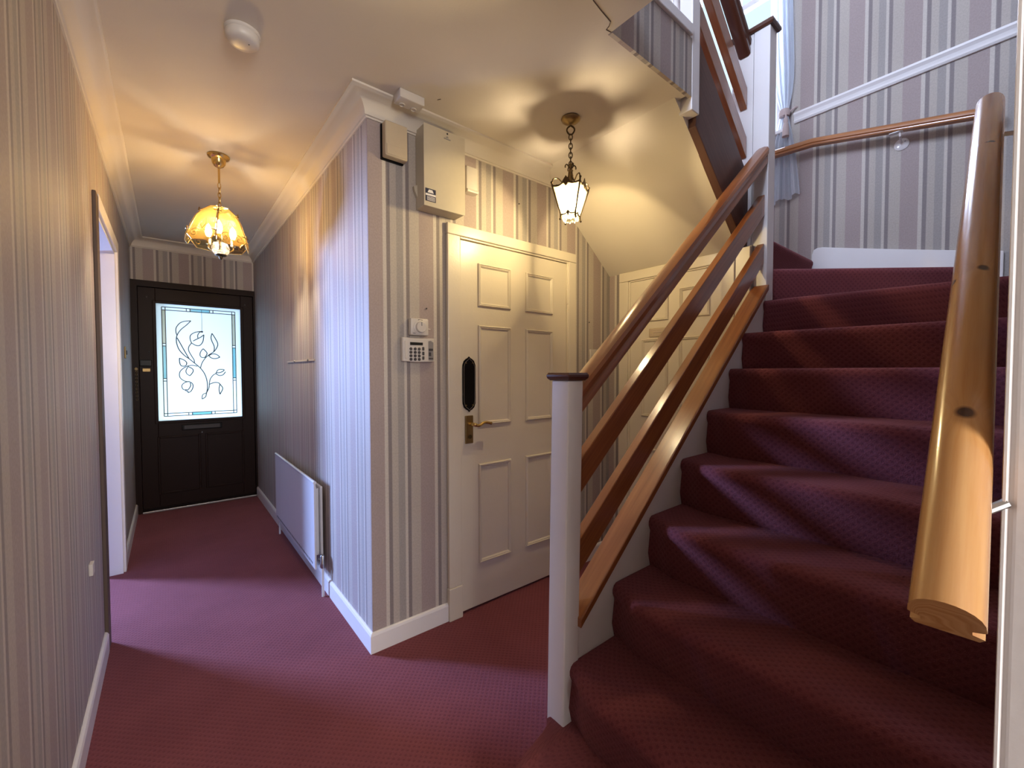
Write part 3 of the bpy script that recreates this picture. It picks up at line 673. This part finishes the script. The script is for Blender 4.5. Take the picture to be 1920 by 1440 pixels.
rail3(pts, [(a, b-.023) for a, b in pine_prof(.046, .050)], [Vector((1, 0, 0))]*5, [Vector((0, 0, 1))]*5).build('rail', M_PINE2, eh, 0, True)
w = MB(); w.tube([(3.258, .5, 2.655), (3.262, .5, 2.63), (3.335, .505, 2.618)], .005, 8); w.lathe((3.349, .505, 2.612), [(.034, 0), (.034, -.003), (.027, -.008), (.012, -.011), (.002, -.011)], 18, 'x'); w.box((3.242, .455, 2.650), (3.276, .545, 2.654)); w.build('bracket', M_WHITE, eh, 0, True)
w = MB()
for dy, dz in ((-.016, .010), (.014, -.012)): MB().lathe((3.3415, .505+dy, 2.612+dz), [(.005, 0), (.004, -.003)], 8, 'x').build('screw', M_STEEL, eh)
# dado rail
dp = [(0, 2.975), (.012, 2.975), (.018, 2.985), (.012, 2.998), (.016, 3.012), (.026, 3.028), (.026, 3.040), (.012, 3.046), (0, 3.046)]
struct(sweep('trim_dado', [(XE, 1.055), (XE, yw(XE)+.002)], dp, M_WHITE), 'white dado rail across the stairwell end wall', 'dado rail')
# door casing close to the camera on the right
cp = [(.620, -.099), (.620, .0055), (.6225, .0075), (.6225, .0105), (.618, .0125), (.618, .0145), (.624, .0152), (.66, .0152), (.672, .011), (.682, .011), (.686, .006), (.686, .0011), (.638, .0011), (.638, -.099)]
struct(MB().prism([(x, y, .0) for x, y in cp], (0, 0, 2.08)).build('trim_casing', M_WHITE), 'white moulded door casing at the right edge beside the stair foot', 'door casing')

# ------------------------------------------------------------------ stair window and curtain
wn = sroot('window_1', 'white framed window lighting the stair half landing', 'window', (XE+.05, 1.46, 2.95))
w = MB(); fx0, fx1 = XE+.03, XE+.08
for a, b in (((1.13, 2.95), (1.18, 4.5)), ((1.75, 2.95), (1.80, 4.5)), ((1.18, 2.95), (1.75, 3.01)), ((1.18, 4.44), (1.75, 4.5)), ((1.44, 3.01), (1.49, 4.44)), ((1.18, 3.98), (1.44, 4.02))): w.box((fx0, a[0], a[1]), (fx1, b[0], b[1]))
w.build('window_frame', M_WHITE, wn, .006)
bx('pane', (XE+.05, 1.18, 3.01), (XE+.055, 1.75, 4.44), M_PANE, wn)
bx('window_sill', (XE-.05, 1.10, 2.93), (XE+.03, 1.83, 2.955), M_WHITE, wn, .006)
w2 = sroot('window_added', 'unseen white framed landing window added to light the end wall', 'window', (XL-.05, .55, 3.5))  # unseen window, added as the opening for the landing fill light
w = MB()
for a, b in (((-.05, 3.55), (.0, 4.75)), ((1.10, 3.55), (1.15, 4.75)), ((.0, 3.55), (1.10, 3.60)), ((.0, 4.70), (1.10, 4.75)), ((.53, 3.60), (.57, 4.70))): w.box((XL-.08, a[0], a[1]), (XL-.03, b[0], b[1]))
w.build('window_frame', M_WHITE, w2, .006); bx('pane', (XL-.057, .0, 3.60), (XL-.053, 1.10, 4.70), M_PANE, w2)
cu_ = thing('curtain', 'sheer white curtain tied back beside the stair window', 'curtain', (3.27, 1.1, 2.46))
rows = []
prof_rows = [(4.45, 1.20, 1.075, 0), (4.0, 1.205, 1.070, 0), (3.6, 1.20, 1.058, 0), (3.35, 1.185, 1.045, .1), (3.2, 1.165, 1.055, .4), (3.10, 1.135, 1.075, .9), (3.06, 1.128, 1.083, 1), (3.02, 1.135, 1.080, .9), (2.92, 1.165, 1.060, .5), (2.78, 1.20, 1.035, .2), (2.62, 1.22, 1.018, .1), (2.47, 1.235, 1.005, .0)]
NC = 48
for z, ya, yb, pin in prof_rows:
    r_ = []
    for j in range(NC+1):
        t = j/NC; y = ya+(yb-ya)*t
        amp = .019*(1-.6*pin); x = 3.314+amp*math.sin(t*PI*9+.6*math.sin(z*2.1))+.008*math.sin(t*PI*23+z)*(1-pin)
        zz = z+(.012*math.sin(t*PI*5)+.02*(t-.5) if z < 2.5 else 0)
        r_.append((x, y, zz))
    rows.append(r_)
cl = MB().loft(rows, False, False).build('drape', M_VOILE, cu_, 0, True)
sm = cl.modifiers.new('subsurf', 'SUBSURF'); sm.levels = 1; sm.render_levels = 1
MB().lathe((3.312, 1.105, 3.055), [(.030, -.022), (.033, -.01), (.034, .0), (.033, .010), (.030, .022)], 16).build('tieback', M_TASSEL, cu_, 0, True)
MB().lathe((3.277, 1.085, 2.88), [(.004, .165), (.006, .13), (.012, .12), (.015, .105), (.011, .09), (.016, .08), (.020, .02), (.021, 0), (.001, 0)], 14).build('tassel', M_TASSEL, cu_, 0, True)
MB().tube([(3.312, 1.08, 3.05), (3.335, 1.05, 3.08), (3.349, 1.04, 3.085)], .006, 6).build('tieback_hook', M_TASSEL, cu_)

# ------------------------------------------------------------------ radiator
rd = thing('radiator', 'white double panel radiator on the right hall wall', 'radiator', (.665, 3.15, 0))
RY0, RY1, RZ0, RZ1 = 2.585, 3.715, .145, .652
w = MB(); w.box((.634, RY0, RZ0), (.646, RY1, RZ1)); w.build('front_panel', M_RAD, rd, .005)
bx('back_panel', (.676, RY0+.03, RZ0+.02), (.690, RY1-.03, RZ1-.035), M_RAD, rd, .004)
w = MB(); n = 40
for i in range(n): y = RY0+.05+(RY1-RY0-.1)*i/(n-1); w.box((.6325, y-.004, RZ0+.022), (.6345, y+.004, RZ0+.034))
o = w.build('slot_row', M_DARKBTN, rd); o['kind'] = 'stuff'
MB().tube([(.640, RY0, RZ1), (.640, RY1, RZ1)], .009, 10).build('top_edge', M_RAD, rd, 0, True)
w = MB()
for i in range(28): y = RY0+.06+(RY1-RY0-.12)*i/27; w.box((.648, y, RZ0+.06), (.674, y+.004, RZ1-.05))
o = w.build('convector_fins', M_RAD, rd); o['kind'] = 'stuff'
for yy in (RY0-.045, RY1+.035):
    v_ = MB().lathe((.665, yy, .165), [(.010, 0), (.015, .012), (.015, .03), (.012, .04), (.012, .07), (.009, .075)], 12).build('valve', M_STEEL, rd, 0, True)
    MB().tube([(.665, yy, 0), (.665, yy, .168)], .0075, 8).build('pipe', M_RAD, v_)
    MB().tube([(.665, yy, .19), (.665, yy+(.07 if yy < 3 else -.07), .19)], .008, 8).build('valve_tail', M_STEEL, v_)
for yy in (2.8, 3.5): bx('wall_bracket', (.689, yy, .25), (.7048, yy+.03, .55), M_STEEL, rd)

# ------------------------------------------------------------------ wall-mounted things
ch = thing('door_chime', 'small aged cream chime box high beside the wall corner', 'chime box', (.826, YD, 2.256))
bx('back_plate', (.764, YD-.012, 2.252), (.872, YD, 2.41), M_BLACK, ch, .003); bx('cover', (.768, YD-.052, 2.257), (.875, YD-.012, 2.412), M_OLDPLASTIC, ch, .006)
bx('lower_cover', (.7745, YD-.0545, 2.263), (.8685, YD-.051, 2.308), M_OLDPLASTIC, ch, .002)
al = thing('alarm_box', 'large beige metal alarm control box above the keypad', 'alarm box', (1.05, YD-.045, 2.07))
bx('case', (.938, YD-.088, 2.066), (1.158, YD, 2.440), M_BEIGEMETAL, al, .004); bx('lid', (.935, YD-.0915, 2.064), (1.161, YD-.0875, 2.442), M_BEIGEMETAL, al, .002)
MB().prism([(.938, YD-.02, 2.12), (.938, YD-.02, 2.18), (.92, YD-.02, 2.17), (.922, YD-.02, 2.155)], (0, .015, 0)).build('side_lug', M_BEIGEMETAL, al)
lab = bx('warning_label', (.942, YD-.0925, 2.086), (.996, YD-.091, 2.145), M_LABELBLUE, al)
w = MB(); w.prism([(.953, YD-.0930, 2.126), (.985, YD-.0930, 2.126), (.978, YD-.0930, 2.140), (.960, YD-.0930, 2.140)], (0, .0008, 0)); w.box((.943, YD-.0930, 2.112), (.995, YD-.0922, 2.121))
for i in range(4): w.box((.950, YD-.0930, 2.090+.0052*i), (.992, YD-.0922, 2.0922+.0052*i))
w.build('label_print', M_LABELWHITE, lab)
w = MB(); w.box((1.042, YD-.0930, 2.402), (1.078, YD-.0912, 2.407)); w.prism([(1.052, YD-.0930, 2.411), (1.068, YD-.0930, 2.411), (1.060, YD-.0930, 2.419)], (0, .0015, 0)); w.build('logo_mark', M_GREYPLASTIC, al)
MB().sphere((1.061, YD-.0915, 2.430), .0045, 8, 6).build('lid_screw', M_DARKBTN, al)
jn = thing('bell_box', 'small white plastic box half hidden right of the alarm box', 'junction box', (1.25, YD, 2.22))
bx('cover', (1.206, YD-.036, 2.222), (1.276, YD, 2.350), M_PLASTIC, jn, .008, True); bx('base', (1.206, YD-.044, 2.216), (1.277, YD, 2.232), M_PLASTIC, jn, .004)
th = thing('thermostat', 'square white dial thermostat above the keypad', 'thermostat', (.94, YD, 1.466))
bx('body', (.892, YD-.032, 1.464), (.986, YD, 1.545), M_PLASTIC, th, .006, True)
dl = MB().lathe((.941, YD-.032, 1.503), [(.034, .002), (.034, -.002), (.027, -.004), (.026, -.013), (.024, -.016), (.001, -.016)], 28, 'y').build('dial', M_PLASTIC, th, 0, True)
bx('pointer', (.939, YD-.0492, 1.508), (.943, YD-.047, 1.526), M_GREYPLASTIC, dl)
w = MB(); w.box((.930, YD-.0335, 1.534), (.952, YD-.0315, 1.539)); w.build('scale_mark', M_DARKBTN, th)
bx('badge', (.902, YD-.0332, 1.471), (.916, YD-.0315, 1.475), M_GREYPLASTIC, th)
MB().tube([(.985, YD-.015, 1.498), (1.003, YD-.016, 1.497)], .003, 6).build('side_lever', M_PLASTIC, th)
kp = thing('alarm_keypad', 'white alarm keypad with number buttons below the thermostat', 'keypad', (.94, YD, 1.332))
w = MB(); prof = [(.852, -.001), (.852, -.020), (.858, -.026), (.92, -.034), (.985, -.034), (1.016, -.027), (1.022, -.018), (1.022, -.001)]
w.prism([(x, YD+y, 1.334+.006*abs(x-.937)/.085) for x, y in prof], (0, 0, .113)); w.build('body', M_PLASTIC, kp, .003)
def kface(x): return YD-.026-.008*min(1, (x-.858)/.062)
bx('display', (.888, YD-.0345, 1.416), (.953, YD-.029, 1.430), M_SCREEN, kp, .001)
bt = None
for r_ in range(4):
    for c_ in range(3):
        x = .892+.0205*c_; z = 1.349+.0165*r_; y = kface(x)
        bt = MB().lathe((x, y, z), [(.0072, .002), (.0072, -.003), (.006, -.0045), (.0005, -.0048)], 10, 'y').build('button', M_DARKBTN, kp)
for r_ in range(3): bx('function_button', (.949, kface(.96)-.004, 1.347+.0225*r_), (.960, kface(.96)+.003, 1.364+.0225*r_), M_DARKBTN, kp, .003)
fl = MB().prism([(.982, YD-.0345, 1.345), (1.012, YD-.0300, 1.345), (1.012, YD-.0300, 1.432), (.997, YD-.0322, 1.440), (.982, YD-.0345, 1.438)], (0, .004, 0)).build('side_panel', M_GREYPLASTIC, kp)
w = MB(); w.box((.984, YD-.0362, 1.392), (1.006, YD-.034, 1.402)); w.box((.984, YD-.0362, 1.366), (.996, YD-.034, 1.384)); w.box((.984, YD-.0362, 1.352), (1.007, YD-.034, 1.357)); w.build('panel_print', M_DARKBTN, fl)
bx('slider', (.862, YD-.031, 1.352), (.873, YD-.026, 1.436), M_PLASTIC, kp, .002)
def switch(name, label, fn, parent_loc):
    t = thing(name, label, 'light switch', parent_loc); return t
sw = thing('light_switch', 'white square light switch right of the six panel door', 'light switch', (2.25, YD, 1.36))
bx('plate', (2.207, YD-.009, 1.357), (2.293, YD, 1.440), M_PLASTIC, sw, .003); bx('rocker', (2.240, YD-.014, 1.385), (2.258, YD-.008, 1.413), M_PLASTIC, sw, .002)
w = MB()
for x in (2.220, 2.280): MB().lathe((x, YD-.009, 1.399), [(.003, .001), (.003, -.001)], 8, 'y').build('screw', M_STEEL, sw)
sw2 = thing('light_switch', 'dull switch plate on the left wall next to the front door', 'light switch', (XL, 4.28, 1.39))
bx('plate', (XL, 4.235, 1.392), (XL+.009, 4.322, 1.480), M_OLDBRASS, sw2, .003); bx('rocker', (XL+.008, 4.268, 1.42), (XL+.014, 4.288, 1.452), M_DARKBTN, sw2, .002)
tag(bx('wall_clip', (XL, 2.245, .512), (XL+.012, 2.292, .556), M_PLASTIC, None, .002), 'tiny white clip low on the near left wall', 'clip')
hk = thing('hook_strip', 'thin pale strip fixed to the striped wall above the radiator', 'wall strip', (XC, 3.16, 1.36))
bx('strip', (XC-.008, 2.80, 1.358), (XC, 3.55, 1.370), M_OLDPLASTIC, hk, .002)
for y in (2.93, 3.30): MB().sphere((XC-.010, y, 1.366), .007, 8, 6).build('screw', M_STEEL, hk)
w = MB()
for (x, z) in ((1.585, 2.255), (2.20, 1.62), (.99, 1.60)): w.sphere((x, YD-.0042, z), .004, 6, 4)
o = w.build('nail_holes', M_DARKBTN); o['kind'] = 'stuff'; tag(o, 'small dark nail holes in the striped inner wall', 'nail hole')

# ceiling things
sa = thing('smoke_alarm', 'round white smoke alarm on the hall ceiling', 'smoke alarm', (.229, 1.80, 2.46))
MB().lathe((.229, 1.80, 2.5), [(.056, 0), (.056, -.008), (.053, -.011)], 28).build('base', M_PLASTIC, sa, 0, True)
MB().lathe((.229, 1.80, 2.5), [(.052, -.010), (.054, -.016), (.052, -.032), (.044, -.040), (.024, -.044), (.001, -.044)], 28).build('cover', M_PLASTIC, sa, 0, True)
MB().sphere((.246, 1.785, 2.457), .003, 6, 4).build('indicator', M_DARKBTN, sa)
jb = thing('junction_box', 'white rectangular junction box where ceiling meets coving', 'junction box', (.845, 1.745, 2.46))
bx('cover', (.787, 1.717, 2.462), (.903, 1.785, 2.500), M_PLASTIC, jb, .004)
for x in (.818, .872): MB().lathe((x, 1.768, 2.462), [(.014, .001), (.014, -.003), (.010, -.004), (.009, -.001), (.001, -.001)], 14).build('knockout', M_PLASTIC, jb, 0, True)
struct(MB().tube([(.953, 1.694, 2.4995), (.962, 1.680, 2.4995)], .0015, 5).build('trim_mark', M_BROWNTRIM), 'short dark mark on the ceiling near the coving', 'mark')

# ------------------------------------------------------------------ glass pendant lamp in the passage
def link(c, a, ry, rz, r):
    return [(c[0]+ry*math.cos(t*PI/5)*math.cos(a), c[1]+ry*math.cos(t*PI/5)*math.sin(a), c[2]+rz*math.sin(t*PI/5)) for t in range(10)]
LX, LY = .242, 2.896
p1 = thing('pendant_lamp', 'brass pendant lamp with six etched amber glass panels in the passage', 'lamp', (LX, LY, 1.92))
MB().lathe((LX, LY, 2.5), [(.052, 0), (.054, -.006), (.050, -.014), (.036, -.022), (.032, -.045), (.022, -.060), (.008, -.068), (.005, -.074), (.001, -.075)], 24).build('ceiling_rose', M_BRASS, p1, 0, True)
MB().tube([(LX, LY, 2.43), (LX, LY, 2.345)], .0055, 8).build('rod', M_BRASS, p1)
w = MB()
for i in range(5): w.tube(link((LX, LY, 2.332-.026*i), (i % 2)*PI/2+.4, .0075, .018, 0), .0024, 6, True)
w.build('chain', M_BRASS, p1)
MB().lathe((LX, LY, 2.205), [(.002, .012), (.020, .010), (.042, .0), (.046, -.004), (.040, -.008), (.006, -.008)], 24).build('crown', M_BRASS, p1, 0, True)
pan = [(.050, 2.205), (.088, 2.172), (.118, 2.128), (.140, 2.072), (.158, 2.020), (.166, 1.992)]
tilt = Matrix.Rotation(math.radians(3.5), 4, Vector((math.sin(YAW), math.cos(YAW), 0)))
piv = Vector((LX, LY, 2.21))
def tl(p): return tuple(piv+tilt @ (Vector(p)-piv))
A0 = math.radians(180+52)
for k in range(6):
    a = A0+k*PI/3; n_ = Vector((math.cos(a), math.sin(a), 0)); s_ = Vector((-math.sin(a), math.cos(a), 0))
    ra, rb = [], []
    for i, (r, z) in enumerate(pan):
        ap = r*math.cos(PI/6); hwid = r*math.sin(PI/6)-.007
        if i == len(pan)-1: hwid *= .55
        base = Vector((LX, LY, z))+n_*ap
        ra.append((base-s_*hwid, base+s_*hwid))
    vs = [tl(q) for pr in ra for q in pr]; nn = len(ra)
    vs += [tl(Vector(q)+n_*.004+Vector((0, 0, .002))) for pr in ra for q in pr]
    fs = []
    for i in range(nn-1): fs += [(2*i, 2*i+1, 2*i+3, 2*i+2), (2*nn+2*i, 2*nn+2*i+2, 2*nn+2*i+3, 2*nn+2*i+1), (2*i, 2*i+2, 2*nn+2*i+2, 2*nn+2*i), (2*i+1, 2*nn+2*i+1, 2*nn+2*i+3, 2*i+3)]
    fs += [(0, 2*nn, 2*nn+1, 1), (2*nn-2, 2*nn-1, 4*nn-1, 4*nn-2)]
    pn = MB().add(vs, fs).build('glass_panel', M_SHADE, p1)
    w = MB()
    for sx in (-1, 1):
        def fp_(u, r, z): return tl(Vector((LX, LY, z))+n_*(r*math.cos(PI/6)+.0052)+s_*u)
        cv = [(sx*.012, .150, 2.044), (sx*.026, .146, 2.055), (sx*.048, .150, 2.044), (sx*.050, .157, 2.023), (sx*.036, .160, 2.013), (sx*.026, .157, 2.022), (sx*.032, .153, 2.034), (sx*.040, .154, 2.030)]
        w.tube(spline([fp_(*q) for q in cv], 3), .0014, 5)
        w.tube(spline([fp_(*q) for q in ((sx*.004, .122, 2.118), (sx*.014, .134, 2.088), (sx*.008, .141, 2.070), (0, .146, 2.056))], 3), .0012, 5)
    w.build('etched_scroll', M_OLDBRASS, pn)
    e = [tl(q) for q in (ra[-2][0], ra[-1][0], ra[-1][1], ra[-2][1])]; MB().tube(e, .0022, 6).build('glass_edge', M_BRASS, pn)
for k in range(6):
    a = A0+PI/6+k*PI/3
    for (r, z, h) in ((.092, 2.170, .018), (.146, 2.052, .024)):
        c = Vector((LX+r*math.cos(a), LY+r*math.sin(a), z)); s_ = Vector((-math.sin(a), math.cos(a), 0)); d_ = Vector((math.cos(a), math.sin(a), 0))
        w = MB(); w.tube([tl(c-s_*h+d_*.004), tl(c+d_*.003), tl(c+s_*h+d_*.004)], .0028, 6); w.tube([tl(c+d_*.008+Vector((0, 0, .010))), tl(c+d_*.010-Vector((0, 0, .010)))], .0035, 6)
        w.build('clip', M_OLDBRASS, p1)
    w = MB(); w.tube([tl((LX+r*math.cos(a)*.985, LY+r*math.sin(a)*.985, z)) for r, z in pan[:-1]], .0032, 6); w.build('rib', M_BRASS, p1)
w = MB(); w.tube([(LX, LY, 2.2), (LX, LY, 1.97)], .006, 8)
w.build('stem', M_BRASS, p1)
MB().lathe((LX, LY, 1.968), [(.012, .05), (.034, .045), (.044, .020), (.040, -.005), (.028, -.018), (.010, -.020)], 20).build('glass_bowl', M_CLEAR, p1, 0, True)
MB().lathe((LX, LY, 1.95), [(.012, .004), (.030, 0), (.026, -.006), (.010, -.010), (.009, -.018), (.004, -.026), (.001, -.030)], 16).build('finial', M_BRONZE, p1, 0, True)
for k in range(3):
    a = A0+.5+k*2*PI/3; c = (LX+.066*math.cos(a), LY+.066*math.sin(a))
    arm = MB().tube(spline([(LX, LY, 1.985), (LX+.035*math.cos(a), LY+.035*math.sin(a), 1.972), (c[0], c[1], 1.99), (c[0], c[1], 2.015)], 4), .004, 6).build('lamp_arm', M_BRASS, p1, 0, True)
    MB().lathe((c[0], c[1], 2.01), [(.013, 0), (.013, .035), (.010, .04)], 12).build('lamp_holder', M_BRASS, arm, 0, True)
    MB().lathe((c[0], c[1], 2.048), [(.006, 0), (.012, .012), (.0165, .030), (.014, .050), (.006, .068), (.001, .076)], 12).build('bulb', M_BULB, arm, 0, True)

# ------------------------------------------------------------------ lantern by the stairs
QX, QY = 1.517, 1.416
p2 = thing('lantern', 'four sided frosted glass lantern hanging on a chain by the stairs', 'lantern', (QX, QY, 2.0))
MB().lathe((QX, QY, 2.5), [(.044, 0), (.046, -.004), (.042, -.012), (.026, -.022), (.008, -.028), (.006, -.034), (.001, -.035)], 24).build('ceiling_rose', M_OLDBRASS, p2, 0, True)
w = MB()
va = math.radians(50.86-7)
for sgn in (-1, 1):
    w.tube(spline([(QX, QY, 2.466), (QX+sgn*.014*math.cos(va), QY-sgn*.014*math.sin(va), 2.456), (QX+sgn*.018*math.cos(va), QY-sgn*.018*math.sin(va), 2.442), (QX+sgn*.008*math.cos(va), QY-sgn*.008*math.sin(va), 2.426), (QX, QY, 2.424)], 3), .004, 6)
w.build('hanging_loop', M_BRONZE, p2)
w = MB()
for i in range(7): w.tube(link((QX, QY, 2.412-.0215*i), (i % 2)*PI/2-va, .0085, .015, 0), .0026, 6, True)
w.build('chain', M_BRONZE, p2)
va0 = math.atan2(-QY, -QX)                     # towards the stair foot
TH = va0+math.radians(26.6)
def cor(k, r, z): a = TH+k*PI/2; return Vector((QX+r*math.cos(a), QY+r*math.sin(a), z))
RT, RB, ZT, ZB = .096, .050, 2.168, 2.040
for k in range(4):
    w = MB(); w.tube([cor(k, RB+.002, ZB-.022), cor(k, RB, ZB), cor(k, RT, ZT), cor(k, RT+.002, ZT+.012)], .0042, 7); w.sphere(cor(k, RT+.003, ZT+.016), .006, 8, 6); w.sphere(cor(k, RB+.005, ZB-.022), .005, 8, 6)
    w.build('corner_post', M_BRONZE, p2, 0, True)
    a, b = cor(k, RT-.006, ZT), cor(k+1, RT-.006, ZT); c, d = cor(k+1, RB-.004, ZB), cor(k, RB-.004, ZB); nrm = ((a+b)/2-Vector((QX, QY, ZT))).normalized()*.003
    MB().hexa([d-nrm, c-nrm, c+nrm, d+nrm, a-nrm, b-nrm, b+nrm, a+nrm]).build('glass_pane', M_FROST, p2)
    w = MB(); a, b = cor(k, RT, ZT), cor(k+1, RT, ZT); m_ = (a+b)/2
    w.tube(spline([a, a.lerp(b, .25)+Vector((0, 0, -.004)), m_+Vector((0, 0, .012)), a.lerp(b, .75)+Vector((0, 0, -.004)), b], 4), .0042, 6)
    dd = (b-a).normalized(); w.prism([m_+dd*.018+Vector((0, 0, .012)), m_+Vector((0, 0, .036)), m_-dd*.018+Vector((0, 0, .012)), m_+Vector((0, 0, -.014))], nrm)
    w.build('frame_edge', M_BRONZE, p2, 0, True); w = MB()
    a2, b2 = cor(k, RB, ZB), cor(k+1, RB, ZB); m2 = (a2+b2)/2
    w.tube(spline([a2, a2.lerp(b2, .3), m2+Vector((0, 0, .010)), a2.lerp(b2, .7), b2], 4), .0034, 6)
    w.prism([m2+dd*.008+Vector((0, 0, .010)), m2+Vector((0, 0, .022)), m2-dd*.008+Vector((0, 0, .010)), m2+Vector((0, 0, -.012))], nrm*.6)
    w.build('frame_edge', M_BRONZE, p2, 0, True)
    w = MB(); w.tube(spline([cor(k, RT, ZT+.012), cor(k, RT-.006, ZT+.034), cor(k, RT-.030, ZT+.038), cor(k, .040, ZT+.024), cor(k, .016, ZT+.045), cor(k, .008, ZT+.080)], 4), .0032, 6); w.tube(spline([cor(k, .006, ZT+.095), cor(k, .018, ZT+.112), cor(k, .028, ZT+.106), cor(k, .028, ZT+.096)], 4), .0028, 6)
    w.build('scroll_arm', M_BRONZE, p2, 0, True)
MB().lathe((QX, QY, ZT+.04), [(.004, .08), (.009, .07), (.006, .055), (.013, .045), (.009, .035), (.014, .02), (.010, .0), (.016, -.02), (.012, -.045), (.001, -.047)], 12).build('centre_stem', M_OLDBRASS, p2, 0, True)
MB().lathe((QX, QY, 2.146), [(.001, .0), (.030, .0), (.050, .008), (.056, .016), (.026, .034), (.008, .05)], 16).build('lamp_holder', M_OLDBRASS, p2, 0, True)  # holder cap added and widened to shade the ceiling from the bulb
w = MB()
for k in range(4):
    a, b = cor(k, RB-.010, ZB-.004), cor(k+1, RB-.010, ZB-.004)
    for j in range(5):
        q = a.lerp(b, (j+.5)/5); w.lathe((q.x, q.y, q.z), [(.006, .002), (.0065, -.006), (.005, -.016-.005*(j % 2)), (.001, -.020-.005*(j % 2))], 8)
o = w.build('glass_fringe', M_FROST, p2, 0, True)
MB().lathe((QX, QY, 2.062), [(.006, .086), (.014, .080), (.020, .062), (.026, .038), (.024, .018), (.012, .003), (.001, 0)], 16).build('bulb', M_BULB2, p2, 0, True)
